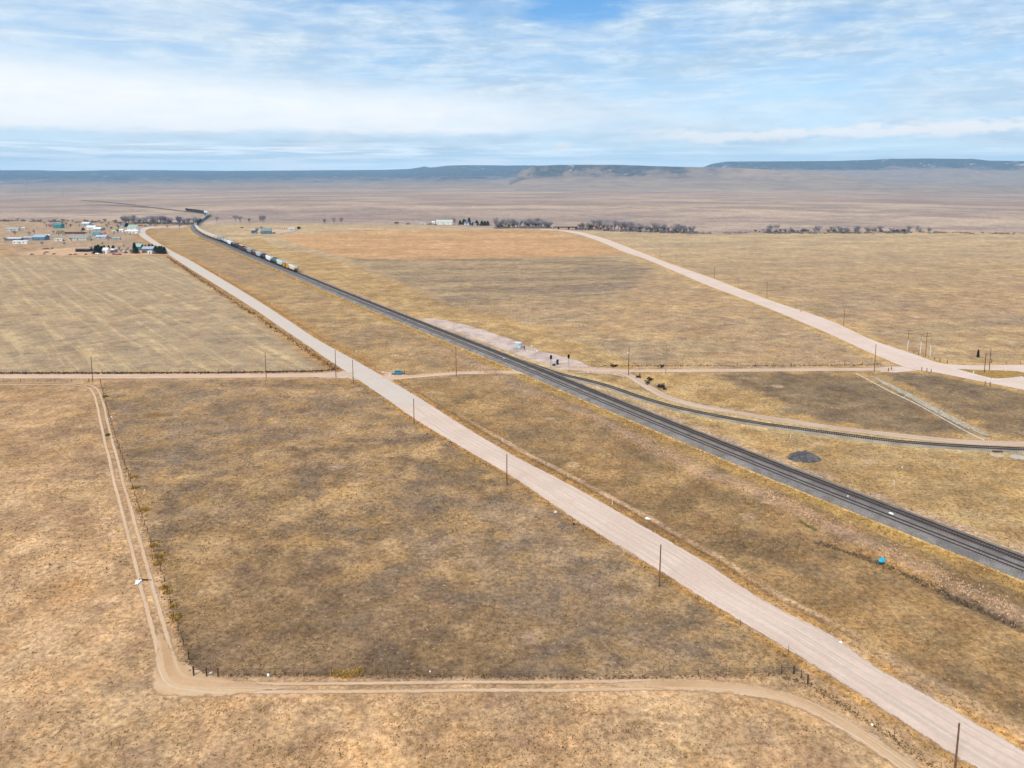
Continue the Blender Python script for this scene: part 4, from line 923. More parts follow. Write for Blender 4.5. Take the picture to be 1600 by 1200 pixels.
m_pale = simple('pale_blue_grey_steel', (0.45, 0.56, 0.60), 0.5, 0.1, 0.08, 1)
sh = at(810, 543.5); sh.z = 0
t = empty('signal_hut', sh, R(-22), 'pale blue-white metal equipment hut on the gravel yard beside the railway', 'hut')
m = MB(); m.box((0, 0, 1.25), (2.9, 2.3, 2.3)); m.build('wall', m_pale, t, bevel=.03)
m = MB(); m.prism([(-1.25, 2.4), (0, 2.62), (1.25, 2.4), (1.25, 2.5), (0, 2.75), (-1.25, 2.5)], -1.55, 1.55); m.build('roof', m_whitep, t)
m = MB(); m.box((-0.5, -1.17, 1.2), (0.85, 0.05, 1.9)); dr = m.build('door', simple('hut_door', (0.36, 0.47, 0.52), .5), t); m = MB(); m.box((-.2, -1.22, 1.2), (.06, .06, .18)); m.build('handle', m_steel, dr)
m = MB(); m.box((0, 0, .06), (3.2, 2.6, .14)); m.build('plinth', m_bals, t)
m = MB(); m.box((0.9, -1.22, 1.7), (.6, .12, .5)); m.build('vent', m_steel, t)
cabinet(868, 569, 1.5, 0.9, 1.3, 'pale grey signal cabinet between the two railway signals', m_pale)
cabinet(871, 569.5, 0.9, 0.9, 1.9, 'black equipment box beside the pale cabinet at the signals', m_black)
cabinet(865.5, 571.5, 1.2, 0.8, 0.7, 'low dark battery box in front of the pale signal cabinet', simple('dark_green_box', (.03, .05, .045)))
cabinet(819, 546, 0.5, 0.4, 1.6, 'narrow brown meter box right of the equipment hut', m_woodd)
cabinet(859.5, 587, 0.6, 0.5, 0.8, 'small brown switch box on the strip between main line and spur', m_woodd)
cabinet(831, 543, 0.6, 0.6, 1.0, 'small cream box behind the scattered pale stones near the hut', m_whitep)
def mast(px, py, top, r, label, name='radio_mast', cat='mast', plates=True):
    b = at(px, py); b.z = 0; v = (YP - top) / F; h = CAMH + b.y * (-ST + v * CT) / (CT + v * ST)
    t = empty(name, b, 0, label, cat)
    m = MB()
    for k in range(3):
        a_ = k * 2.094; m.tube((r * math.cos(a_), r * math.sin(a_), 0), (r * .6 * math.cos(a_), r * .6 * math.sin(a_), h), 0.03, 0.025, 4)
    n_ = int(h / 0.9)
    for i in range(n_):
        for k in range(3):
            a_, b2 = k * 2.094, (k + 1) * 2.094; m.tube((r * math.cos(a_) * .85, r * math.sin(a_) * .85, i * .9), (r * math.cos(b2) * .8, r * math.sin(b2) * .8, (i + 1) * .9), 0.015, 0.015, 3, False)
    m.build('lattice', m_steel, t); m = MB(); m.tube((0, 0, h), (0, 0, h + 1.2), .03, .02, 5); m.build('aerial', m_steel, t)
    m = MB(); m.box((0, 0, .1), (r * 2.6, r * 2.6, .2)); m.build('footing', m_whitep, t); return t
mast(808, 538, 483, 0.24, 'tall thin grey radio mast standing behind the equipment hut')
mast(709, 520, 504, 0.16, 'short grey mast with arms at the left end of the gravel yard')
for i, (px, py, lab) in enumerate([(911, 572, 'white marker post left of the fork beside the straight dirt road'), (927, 582.5, 'white marker post on the grass at the service track mouth'), (941, 584, 'white marker post right of another at the service track mouth'), (785, 690, 'short white-topped post at the far shoulder of the gravel road'), (957, 789, 'white crooked post with pale debris beside the gravel road'), (1235, 686, 'white marker post above the dark gravel pile'), (618, 558, 'white round marker on the grass between the road and the railway'), (557, 551, 'white round marker beside the gravel road, left of the crossroads'), (425, 476, 'white round marker beside the gravel road, far from the crossroads'), (343, 430, 'white round marker beside the gravel road, nearest the village'), (518, 591, 'white stake left of the crossroads pole'), (543, 590.5, 'white stake right of the crossroads pole'), (1397, 758, 'thin white stake in the yellow grass right of the railway'), (1521, 585, 'cream bollard on the front edge of the traffic island'), (1550, 596, 'cream bollard at the right front corner of the traffic island'), (1509, 578, 'cream bollard at the back left of the traffic island'), (1571, 581, 'cream bollard at the back right of the traffic island')]):
    b = at(px, py); t = empty('marker_post', b, 0, lab, 'marker post', 'white marker posts'); hh = 1.3 if i > 8 or i < 6 else 0.9
    rad = 0.10 if i < 13 else 0.22
    m = MB(); m.tube((0, 0, -.1), (0, 0, hh), rad, rad * .9, 8); m.build('stake', m_whitep, t)
    if 6 <= i <= 9:
        m = MB(); m.tube((0, -.03, .9), (0, .03, .9), .26, .26, 12); m.build('disc', m_whitep, t)
    else:
        m = MB(); m.tube((0, 0, hh), (0, 0, hh + .08), rad * .95, rad * .4, 8); m.build('cap', m_whitep, t)

# ------------------------------------------------------------------ scattered debris
def rough_lump(name, loc, size, mat, label, cat, seed=0, subd=3, power=1.0, grp=None, spiky=0.25):
    import bmesh
    bm = bmesh.new(); bmesh.ops.create_icosphere(bm, subdivisions=subd, radius=1.0)
    for v in bm.verts:
        n_ = mnoise.fractal(v.co * 2.2 + Vector((seed * 7.3, 0, 0)), 0.8, 2.2, 4); v.co *= 1 + spiky * n_
        v.co.x *= size[0] / 2; v.co.y *= size[1] / 2; v.co.z = max(v.co.z, -0.15) * size[2]
    me = bpy.data.meshes.new(name); bm.to_mesh(me); bm.free(); me.materials.append(mat)
    o = bpy.data.objects.new(name, me); COL.objects.link(o); o.location = loc; o.rotation_euler = (0, 0, seed * 1.3)
    return tag(o, label, cat, grp)
m_wplas = simple('white_plastic', (0.82, 0.83, 0.86), 0.45, 0, 0.05)
m_blue = simple('blue_plastic', (0.02, 0.36, 0.55), 0.4, 0, 0.1)
m_blk = simple('black_plastic', (0.008, 0.008, 0.01), 0.4, 0, 0.1)
def litter(px, py, w_, label, mat=None, h=0.25, seed=1): 
    b = at(px, py, 0.02); return rough_lump('litter', b, (w_, w_ * .7, h), mat or m_wplas, label, 'litter', seed, 2, grp='scattered litter', spiky=0.5)
litter(1012, 810.5, 1.1, 'white crumpled plastic sheet beside the gravel road', seed=2)
litter(340 - 10, 1052, 0.55, 'white rag under the braced corner fence', seed=3)
litter(419, 1055, 0.6, 'white bag at the foot of the bottom fence, left part', seed=4)
litter(226, 766, 0.3, 'tiny white scrap on the dark burnt patch inside the fence', seed=5)
litter(1363, 1133, 0.5, 'white scrap in the grass between track and gravel road', seed=6)
litter(1314, 1004, 0.6, 'white scrap on the far shoulder of the gravel road', seed=7)
litter(868, 800, 1.0, 'pale stone heap on the near shoulder of the gravel road', m_whitep, seed=8)
litter(1392, 807, 1.0, 'white cloth lying between the rails of the near track', seed=9).location.z = 0.72
litter(1324.5, 780, 0.4, 'small white scrap between the rails of the near track', seed=10).location.z = 0.72
litter(787, 562.5, 0.9, 'white scrap on the ballast below the equipment hut', seed=11).location.z = 0.66
litter(174, 652, 0.7, 'white scrap by the upper part of the left fence', seed=12)
litter(177, 816, 0.3, 'tiny white scrap in the pasture left of the two-rut track', seed=13)
litter(672, 1050, 0.3, 'tiny white scrap beside the bottom fence, middle part', seed=14)
litter(1410, 730, 0.5, 'pale scrap in the yellow grass beyond the railway', seed=15)
litter(824, 549, 0.9, 'heap of pale stones right of the equipment hut', m_whitep, 0.6, seed=16)
litter(839, 549, 1.0, 'pale rock pile farthest right of the equipment hut', m_whitep, 0.5, seed=17)
litter(667.5, 678.5, 0.75, 'black rubbish bag on the grass below the crossroads', m_blk, 0.35, seed=18)
litter(897, 819.5, 0.65, 'black rubbish bag on the grass near the middle of the gravel road', m_blk, 0.4, seed=19)
litter(704, 691, 0.4, 'small dark clod at the road edge below the crossroads', m_blk, 0.25, seed=20)
b = at(1378, 876, 0.0)
t = rough_lump('plastic_barrel', b, (2.2, 1.2, 0.4), m_blue, 'bright blue crumpled tarpaulin lying in the ditch of dead brush', 'tarpaulin', 3, 3, spiky=0.35); t.name = 'tarpaulin'
# white sheet and rusty bar beside the two-rut track
b = at(214, 911, 0.02); t = empty('discarded_sheet', b, 0, 'white folded sheet with a dark rim lying on the left edge of the two-rut track', 'sheet')
m = MB(); V = []; nn = 8
for i in range(nn + 1):
    for j in range(nn + 1):
        u, v = i / nn, j / nn; x = (u - .45) * 1.25 * (1 - .55 * v) + v * 0.25; y = v * 1.9 - .9 + 0.15 * math.sin(u * 7)
        V.append((x, -y * .9, 0.12 + 0.13 * abs(math.sin(u * 6 + v * 3)) + .05 * math.sin(v * 9)))
m.add(V, [(i * (nn + 1) + j, (i + 1) * (nn + 1) + j, (i + 1) * (nn + 1) + j + 1, i * (nn + 1) + j + 1) for i in range(nn) for j in range(nn)])
m.add([(v_[0], v_[1], v_[2] - .06) for v_ in V], [(i * (nn + 1) + j, i * (nn + 1) + j + 1, (i + 1) * (nn + 1) + j + 1, (i + 1) * (nn + 1) + j) for i in range(nn) for j in range(nn)])
m.build('cloth', m_wplas, t)
m = MB(); m.tube((0.25, 1.0, .15), (0.55, 0.1, .12), .1, .08, 6); m.build('rim', m_black, t)
b = at(224, 907, 0.12); t = empty('rusty_bar', b, R(-4), 'rusty brown plank with a wire loop at its end, right of the white sheet', 'plank')
m = MB(); m.box((0, 0, 0.05), (1.7, 0.28, 0.16)); m.build('plank', simple('rust_plank', (.05, .014, .008), .8), t)
m = MB(); 
for k in range(12):
    a0, a1 = k / 12 * 6.283, (k + 1) / 12 * 6.283; m.tube((1.2 + .4 * math.cos(a0), .28 * math.sin(a0), .05), (1.2 + .4 * math.cos(a1), .28 * math.sin(a1), .05), .03, .03, 5, False)
m.build('wire_loop', m_rust, t)
# gravel pile
import bmesh
def mound(name, c, rx, ry, hgt_, mat, label, cat, n=40, seed=1):
    V = [(0, 0, 0)]; fs = []; V = []
    rings_ = 14
    for i in range(rings_ + 1):
        r_ = i / rings_
        for k in range(n):
            a_ = 2 * math.pi * k / n; nz = mnoise.noise(Vector((math.cos(a_) * 1.5 + seed, math.sin(a_) * 1.5, r_ * 2)))
            rr_ = r_ * (1 + .3 * nz); hh = (1 - r_) ** 1.1 * (1 + .2 * nz) + .10 * max(0, 1 - r_) * mnoise.noise(Vector((math.cos(a_) * r_ * 3, math.sin(a_) * r_ * 3, seed + 5))) + .06 * mnoise.noise(Vector((math.cos(a_) * r_ * 6, math.sin(a_) * r_ * 6, seed)))
            V.append((rr_ * rx * math.cos(a_), rr_ * ry * math.sin(a_), hh * hgt_ if i < rings_ else -0.15))
    for i in range(rings_):
        for k in range(n): fs.append((i * n + k, i * n + (k + 1) % n, (i + 1) * n + (k + 1) % n, (i + 1) * n + k))
    m = MB(); m.add(V, fs); o = m.build(name, mat, smooth=True); o.location = c; return tag(o, label, cat)
m_pile, n = newmat('dark_gravel'); p = n.obj(); bb = n.noise(p, 3.5, 4, .8); aa = n.noise(p, .5, 3)
c = n.scale(n.mix(n.sm(aa, .40, .60), (0.085, 0.084, 0.088), (0.15, 0.14, 0.135)), n.sm(bb, .36, .64, .5, 1.5)); n.bsdf(c, .95, n.bump(bb, 1.0, .3), spec=.1)
pc = at(1257, 714.5); pc.z = 0
mound('gravel_pile', pc, 4.0, 4.0, 1.9, m_pile, 'dark grey heap of gravel between the main line and the spur', 'gravel pile', seed=4)
pc = at(1246, 716.5); mound('gravel_pile', (pc.x - .4, pc.y, 0), 2.6, 2.2, 1.1, m_pile, 'lower dark gravel shoulder at the left of the big heap', 'gravel pile', seed=8)
for px, py, rx, lab in ((1591, 714, 2.3, 'flat grey-white stone slab near the right edge below the spur'), (1557, 711, 2.0, 'flat pinkish stone slab left of the grey-white one below the spur')):
    pc = at(px, py); mound('stone_slab', (pc.x, pc.y, 0), rx, rx * .8, .35, simple('slab_' + str(px), (.40, .37, .33) if px == 1591 else (.44, .34, .25), .9, 0, .2), lab, 'slab', seed=px)
b = at(1558, 706, .1); t = empty('sleeper_stack', b, R(-8), 'dark brown old sleeper lying just below the spur at right', 'sleeper'); m = MB(); m.box((0, 0, .12), (2.6, .3, .24)); m.build('beam', m_tie, t); m = MB(); m.box((.3, -.35, .1), (2.2, .28, .2), .15); m.build('beam', m_tie, t)
# scrap of old timber by the fork
m_char = simple('charred_timber', (.018, .012, .01), .95, 0, .4)
def timber(px, py, size, label, n_, seed):
    rs = random.Random(seed); b = at(px, py); t = empty('timber_heap', b, 0, label, 'timber heap', 'heaps of charred timber')
    for k in range(n_):
        m = MB(); a_ = rs.uniform(0, 3.14); L_ = size * 1.15 * rs.uniform(.45, 1.0); x0, y0 = rs.uniform(-.25, .25) * size, rs.uniform(-.3, .3) * size
        dz_ = rs.uniform(-.25, .35); m.tube((x0 - L_ / 2 * math.cos(a_), y0 - L_ / 2 * math.sin(a_), .15 + rs.uniform(0, .5)), (x0 + L_ / 2 * math.cos(a_), y0 + L_ / 2 * math.sin(a_), .25 + rs.uniform(0, .9) + dz_), rs.uniform(.12, .26), rs.uniform(.06, .14), 6)
        m.build('branch', m_char, t)
timber(959, 573, 2.6, 'dark fallen brush heap beyond the straight dirt road, left one', 9, 1)
timber(1034, 574, 1.6, 'small dark stump beyond the straight dirt road beside the grey pole', 6, 2)
timber(998, 590, 2.4, 'leftmost small heap of burnt timber below the dirt road', 5, 3)
timber(1016, 594, 2.2, 'chunky black timber heap in the middle of the burnt group', 9, 4)
timber(1012, 600, 2.4, 'low reddish scatter of burnt timber below the middle heap', 5, 5)
timber(1031, 605, 3.4, 'largest black tangle of burnt timber at the right of the group', 12, 6)
timber(1038, 608, 2.0, 'small dark end piece right of the largest burnt tangle', 5, 7)
# drainage channel: rubble bank, thin concrete lip
ch = [(1337, 584), (1360, 596), (1390, 612), (1430, 631), (1470, 653), (1510, 675), (1538, 689)]
m_rub, n = newmat('pale_rubble'); p = n.pos(); vv_ = n.voro(p, 1.6, 'Color'); vx, vy, vz = n.xyz(vv_); bb = n.noise(p, 3, 4, .7)
e = n.attr('edge'); al = n.sm(e + (bb - .5) * 2.4, .1, .5)
c = n.scale(n.mix(n.sm(vx, .2, .8), S(222, 206, 180), S(184, 168, 142)), n.sm(bb, .3, .7, .7, 1.2)); n.bsdf(c, .9, n.bump(bb, .9, .3), spec=.1, alpha=al)
cc = resample(gpts([(1362, 588), (1385, 600), (1420, 618), (1460, 640), (1500, 661), (1545, 682)]), 3)
strip('rubble_bank', *offset_edges(cc, np.interp(np.linspace(0, 1, len(cc)), [0, .2, .8, 1], [1.5, 3.6, 4.2, 2.5])), m_rub, z=0.10, step=1)
c1 = resample(gpts(ch), 3); m = MB()
for p_, q_ in zip(c1[:-1], c1[1:]): m.box(((p_[0] + q_[0]) / 2, (p_[1] + q_[1]) / 2, .15), (float(np.hypot(*(q_ - p_))) + .02, .30, .32), math.atan2(q_[1] - p_[1], q_[0] - p_[0]))
o = m.build('channel_kerb', simple('cream_concrete', (.56, .50, .40), .85, 0, .2, .6)); tag(o, 'long thin pale concrete lip running beside the rubble bank of the drainage channel', 'kerb')
m = MB()
for k in range(130):
    i_ = rng.integers(0, len(cc)); x, y = cc[i_] + rng.normal(0, 1.5, 2); s_ = rng.uniform(.15, .45); m.box((x, y, .15), (s_, s_ * .8, s_ * .6), rng.uniform(0, 3), .75)
o = m.build('rubble_stones', simple('pale_stone', (.44, .40, .33), .9, 0, .2, .7)); tag(o, kind='stuff')
# traffic island
isl = [(1489, 577.5), (1510, 582.5), (1530, 588), (1552, 592.5), (1575, 592), (1600, 589.5), (1615, 586), (1590, 581), (1560, 579.5), (1530, 579), (1505, 577.5)]
m_isl, n = newmat('island_grass'); p = n.pos(); bb = n.noise(p, .5, 5, .7); n.bsdf(n.scale(n.mix(n.sm(bb, .4, .6), S(200, 158, 84), S(168, 134, 80)), n.sm(n.noise(p, 4, 3), .3, .7, .7, 1.2)), .95, spec=.05)
patch('island', isl, m_isl, 0.27)
m = MB(); ck = resample(gpts([(1489, 577.5), (1510, 583), (1530, 588.5), (1552, 593.5), (1575, 593), (1598, 590.5)]), 1.5)
for p_, q_ in zip(ck[:-1], ck[1:]): m.box(((p_[0] + q_[0]) / 2, (p_[1] + q_[1]) / 2, .28), (float(np.hypot(*(q_ - p_))) * .96, .35, .6), math.atan2(q_[1] - p_[1], q_[0] - p_[0]), .9)
tag(m.build('kerb_blocks', m_whitep), 'low white concrete kerb curving round the front of the traffic island', 'kerb')

# ------------------------------------------------------------------ blue car and the person behind it
def car(loc, rz, col, label, cat='car', body='hatch', group=None, detail=True):
    t = empty('parked_car' if body != 'pickup' else 'pickup_truck', loc, rz, label, cat, group)
    paint = simple('paint_' + str(len(bpy.data.materials)), col, .28, .2, .04, 1, .5, dirt=(tuple(c_ * .6 + .05 for c_ in col), .2))
    hull = [(-2.15, .74, .34, .80), (-2.05, .82, .28, .98), (-1.3, .87, .24, 1.02), (-.3, .88, .24, .96), (.9, .87, .24, .93), (1.6, .84, .26, .84), (2.05, .76, .30, .70), (2.2, .62, .36, .60)]
    rings = []
    for x, hw, zb, zt in hull: rings.append([(x, -hw * .9, zb), (x, -hw, zb + .15), (x, -hw, zt - .12), (x, -hw * .92, zt), (x, hw * .92, zt), (x, hw, zt - .12), (x, hw, zb + .15), (x, hw * .9, zb)])
    m = MB(); m.loft(rings); m.build('body', paint, t, smooth=False, bevel=.02 if detail else 0)
    if body == 'pickup': cabx = [(-.2, .72, .93, 1.0), (-.05, .70, .93, 1.55), (.9, .70, .93, 1.55), (1.25, .74, .93, 1.0)]
    else: cabx = [(-2.0, .72, .95, 1.05), (-1.55, .66, .95, 1.42), (-.6, .66, .95, 1.52), (.25, .66, .95, 1.46), (1.05, .74, .92, .98)]
    rings = [[(x, -hw, zb), (x, -hw * .9, zt), (x, hw * .9, zt), (x, hw, zb)] for x, hw, zb, zt in cabx]
    m = MB(); m.loft(rings); cab = m.build('cabin', paint, t, smooth=False, bevel=.03 if detail else 0)
    if detail or True:
        for s in (-1, 1):
            m = MB(); xs = [(-1.45, -.35), (-.25, .72)] if body != 'pickup' else [(.0, .85)]
            for x0, x1 in xs: m.add([(x0, s * .715, 1.03), (x1 + .12, s * .73, 1.03), (x1 - .1, s * .665, 1.38), (x0 + .12, s * .66, 1.40)], [(0, 1, 2, 3)])
            m.build('side_window', m_glass, t)
        m = MB(); m.add([(1.04, -.66, 1.02), (1.04, .66, 1.02), (.34, .58, 1.44), (.34, -.58, 1.44)], [(0, 1, 2, 3)]); m.build('windscreen', m_glass, t)
        m = MB(); m.add([(-2.02, -.62, 1.08), (-2.02, .62, 1.08), (-1.62, .56, 1.40), (-1.62, -.56, 1.40)], [(0, 3, 2, 1)]); m.build('rear_window', m_glass, t)
    for x in (-1.32, 1.38):
        for s in (-1, 1):
            m = MB(); m.tube((x, s * .72, .33), (x, s * .90, .33), .33, .33, 14); w_ = m.build('wheel', m_rubber, t)
            if detail: m = MB(); m.tube((x, s * .89, .33), (x, s * .915, .33), .19, .17, 10); m.build('rim', m_steel, w_)
    if detail:
        for s in (-1, 1):
            m = MB(); m.box((2.02, s * .55, .62), (.22, .28, .13)); m.build('headlight', m_cer, t)
            m = MB(); m.box((-2.1, s * .62, .80), (.1, .2, .22)); m.build('tail_light', simple('tail_red', (.3, .01, .01), .3), t)
            m = MB(); m.box((.75, s * .96, 1.02), (.14, .16, .12)); m.build('mirror', paint, t)
    return t
car(at(620.6, 584.8, 0.04), R(183), (0.04, 0.22, 0.31), 'blue hatchback parked on the dirt road right of the crossroads')
def person(loc, rz, label):
    sk = simple('skin', (.42, .24, .17), .6); cl = simple('dark_clothes', (.015, .014, .02), .9); hr = simple('dark_hair', (.02, .013, .01), .8)
    J = {'pel': (0, 0, .95), 'sp': (0, 0, 1.15), 'ch': (0, .01, 1.35), 'nk': (0, .01, 1.50), 'hb': (0, .02, 1.60), 'ht': (0, .02, 1.70),
         'ls': (.19, 0, 1.42), 'le': (.25, -.02, 1.14), 'lw': (.24, .12, .92), 'rs': (-.19, 0, 1.42), 're': (-.26, -.02, 1.14), 'rw': (-.20, .20, 1.10),
         'lh': (.10, 0, .90), 'lk': (.12, .02, .50), 'la': (.13, -.02, .09), 'lt': (.14, .15, .04), 'rh': (-.10, 0, .90), 'rk': (-.12, .02, .50), 'ra': (-.13, -.02, .09), 'rt': (-.14, .15, .04)}
    Rd = {'pel': .19, 'sp': .20, 'ch': .21, 'nk': .06, 'hb': .085, 'ht': .085, 'ls': .09, 'le': .065, 'lw': .032, 'rs': .09, 're': .065, 'rw': .032, 'lh': .115, 'lk': .085, 'la': .055, 'lt': .04, 'rh': .115, 'rk': .085, 'ra': .055, 'rt': .04}
    E_ = [('pel', 'sp'), ('sp', 'ch'), ('ch', 'nk'), ('nk', 'hb'), ('hb', 'ht'), ('ch', 'ls'), ('ls', 'le'), ('le', 'lw'), ('ch', 'rs'), ('rs', 're'), ('re', 'rw'), ('pel', 'lh'), ('lh', 'lk'), ('lk', 'la'), ('la', 'lt'), ('pel', 'rh'), ('rh', 'rk'), ('rk', 'ra'), ('ra', 'rt')]
    V = {k: Vector(v) for k, v in J.items()}; rad = dict(Rd)
    for s, w_ in (('l', 'lw'), ('r', 'rw')):       # hands: palm, four fingers, thumb
        wv = V[w_]; dr = (wv - V[s + 'e']).normalized(); sd_ = dr.cross(Vector((1, 0, 0))).normalized()
        V[w_ + 'p'] = wv + dr * .07; rad[w_ + 'p'] = .026; E_.append((w_, w_ + 'p'))
        for k in range(4):
            a_ = w_ + 'f%d' % k; o_ = sd_ * (k - 1.5) * .022; V[a_] = wv + dr * .12 + o_; V[a_ + 'b'] = wv + dr * (.155 + .012 * (1.5 - abs(k - 1.5))) + o_ * 1.1 + Vector((0, -.012, -.004)); rad[a_] = .010; rad[a_ + 'b'] = .008; E_ += [(w_ + 'p', a_), (a_, a_ + 'b')]
        V[w_ + 't'] = wv + dr * .06 + sd_ * .055; rad[w_ + 't'] = .010; E_.append((w_ + 'p', w_ + 't'))
    ks = list(V); me = bpy.data.meshes.new('person'); me.from_pydata([V[k] for k in ks], [(ks.index(a_), ks.index(b_)) for a_, b_ in E_], [])
    o = bpy.data.objects.new('person', me); COL.objects.link(o)
    md = o.modifiers.new('skin', 'SKIN'); md.use_smooth_shade = True
    for i, k in enumerate(ks): me.skin_vertices[0].data[i].radius = (rad[k], rad[k] * (.75 if k in ('sp', 'ch', 'pel') else 1)); me.skin_vertices[0].data[i].use_root = (k == 'pel')
    o.modifiers.new('sub', 'SUBSURF').levels = 1; o.modifiers['sub'].render_levels = 1
    dg = bpy.context.evaluated_depsgraph_get(); me2 = bpy.data.meshes.new_from_object(o.evaluated_get(dg)); o.modifiers.clear(); o.data = me2
    me2.materials.clear(); me2.materials.append(sk); me2.materials.append(cl)
    for f_ in me2.polygons:
        c_ = f_.center; f_.material_index = 1 if (c_.z < 1.47 and not any((c_ - V[w_]).length < .0 or (c_ - V[w_ + 'p']).length < .10 for w_ in ('lw', 'rw'))) else 0
    o.location = loc; o.rotation_euler = (0, 0, rz); tag(o, label, 'person')
    m = MB()
    rings = [[(r_ * math.cos(a_), .005 + r_ * 1.1 * math.sin(a_) - .01, z_) for a_ in np.linspace(0, 6.283, 13)[:-1]] for r_, z_ in ((.095, 1.62), (.105, 1.69), (.095, 1.755), (.05, 1.79))]
    m.loft(rings); m.build('hair', hr, o, smooth=True)
    m = MB(); m.box((0, .115, 1.64), (.026, .03, .04), top=.5); m.build('nose', sk, o)
    for s in (-1, 1): m = MB(); m.box((s * .035, .105, 1.665), (.02, .01, .012)); m.build('eye', m_black, o)
    m = MB(); m.box((0, .105, 1.60), (.045, .01, .008)); m.build('mouth', simple('lips', (.3, .1, .09)), o)
    for s in (-1, 1): m = MB(); m.box((s * .095, .01, 1.65), (.02, .035, .06)); m.build('ear', sk, o)
    for s in (-1, 1): m = MB(); m.box((s * .135, .07, .05), (.10, .29, .10), top=.75); m.build('shoe', m_black, o)
    return o
person(at(631.8, 585.2, 0.02), R(95), 'standing person in dark clothes at the rear of the blue car')

# ------------------------------------------------------------------ village and farms
m_trim = simple('trim_white', (.7, .7, .68), .6)
def hmat(name, rgb, var=.07): return simple(name, rgb, .75, 0, var, .4, .2)
HM = {}
def HMG(rgb):
    if rgb not in HM: HM[rgb] = hmat('house_paint', rgb)
    return HM[rgb]
def house(px, py, wpx, label, wall, roof, hw=2.6, dep=8.0, roofh=1.6, rz=0.0, name='house', cat='house', doors=1, wins=3, garage=False):
    b = at(px, py, 0.0); b.z = 0.0; W = wpx * mpp(py); b.y += dep / 2
    t = empty(name, b, rz, label, cat, 'buildings of the village and farms')
    m = MB(); prof = [(-dep / 2, 0), (dep / 2, 0), (dep / 2, hw), (0, hw + roofh), (-dep / 2, hw)]
    m.prism(prof, -W / 2, W / 2); m.build('wall', HMG(wall), t)
    e = .35; sl = roofh / (dep / 2); m = MB()
    m.prism([(-dep / 2 - e, hw - e * sl + .04), (0, hw + roofh + .04), (dep / 2 + e, hw - e * sl + .04), (dep / 2 + e, hw - e * sl + .2), (0, hw + roofh + .22), (-dep / 2 - e, hw - e * sl + .2)], -W / 2 - e, W / 2 + e)
    rf = m.build('roof', HMG(roof), t)
    if cat == 'house':
        m = MB(); m.box((W * .22, dep * .12, hw + roofh + .3), (.6, .6, 1.1)); m.build('chimney', HMG((.25, .17, .14)), rf)
    for k in range(wins):
        x = -W / 2 + (k + .5 + (.5 if k >= wins / 2 else 0)) * W / (wins + 1.0)
        m = MB(); m.box((x, -dep / 2 - .03, hw * .58), (min(1.5, W * .12), .06, 1.0)); f_ = m.build('window', m_trim, t)
        m = MB(); m.box((x, -dep / 2 - .07, hw * .58), (min(1.25, W * .1), .04, .8)); m.build('pane', m_glass, f_)
    if doors: m = MB(); m.box((0 if not garage else W * .3, -dep / 2 - .03, 1.05), (1.0 if not garage else min(2.6, W * .3), .07, 2.1)); m.build('door', HMG((.16, .12, .1) if not garage else (.45, .45, .44)), t)
    return t
WH = (.72, .72, .70); CRM = (.62, .55, .44); GRR = (.26, .28, .28); TEAL = (.06, .22, .25); BLU = (.11, .18, .25); LBL = (.30, .42, .52)
H_ = house
H_(18, 361, 17, 'long cream house with a grey-green roof at the far left of the village', CRM, (.32, .38, .36), rz=R(8))
H_(36, 359, 5, 'tiny cream shed right of the long cream house', CRM, CRM, 2.2, 4, .8, name='shed', cat='shed', wins=1)
H_(89, 356.5, 12, 'teal barn with a teal roof behind the village', TEAL, TEAL, 4.0, 9, 2.4, name='barn', cat='barn', wins=1)
H_(79, 354.5, 7, 'red-brown barn left of the teal barn', (.36, .16, .14), (.30, .18, .17), 3.4, 8, 1.8, name='barn', cat='barn', wins=1)
H_(133, 352.5, 11, 'white-roofed shed at the back of the village', LBL, WH, 3, 9, 1.3, name='shed', cat='shed')
H_(141, 359, 13, 'white-roofed house with dark windows behind the grey-roofed long house', WH, WH, 3.2, 9, 1.8)
H_(151, 361, 11, 'white house with a pale roof beside a dark round shrub', LBL, WH, 2.8, 8, 1.6)
H_(21, 376, 23, 'dark blue mobile home with a white roof at the left', (.10, .15, .22), (.62, .66, .66), 2.4, 5, .7)
H_(31, 381, 22, 'long white mobile home nearest the bottom left of the village', WH, (.66, .64, .58), 2.6, 5, .7)
H_(43, 374.5, 13, 'grey-blue shed between the white mobile home and the blue house', (.24, .28, .36), (.38, .40, .46), 2.3, 6, 1, name='shed', cat='shed')
H_(60, 375.5, 19, 'large slate-blue house in the left half of the village', BLU, (.30, .40, .48), 3.6, 10, 2.2)
H_(73, 371.5, 8, 'small white gabled cottage right of the slate-blue house', WH, CRM, 2.4, 6, 1.2)
H_(91, 376.5, 12, 'low white trailer with a greenish roof in front of a dark car', WH, (.44, .50, .44), 2.2, 4, .5, name='trailer', cat='trailer')
H_(121, 375.5, 28, 'long cream house with a wide dark grey roof in the village centre', CRM, GRR, 2.6, 11, 2.2, wins=6)
H_(92, 368, 9, 'pale green cottage with a steep roof in the village', (.50, .52, .38), (.16, .12, .10), 2.4, 7, 3.0)
H_(114, 365.5, 30, 'very long low dark brown shed behind the centre of the village', (.10, .06, .05), (.12, .07, .06), 1.8, 4, .4, name='shed', cat='shed', wins=0)
H_(149, 370, 11, 'teal-roofed house with a white wall in the village centre', LBL, TEAL, 2.8, 8, 1.9)
H_(157, 373, 16, 'grey-blue low house right of the teal-roofed house', (.36, .44, .52), (.44, .50, .56), 2.4, 7, 1.2)
H_(181.5, 375, 11, 'grey-green travel trailer standing alone in the village', (.28, .36, .38), (.36, .42, .42), 2.2, 3.5, .5, name='trailer', cat='trailer', wins=2)
H_(194, 354.5, 7, 'pale blue shed behind the dark round tree', LBL, BLU, 3, 7, 1.6, name='shed', cat='shed', wins=1)
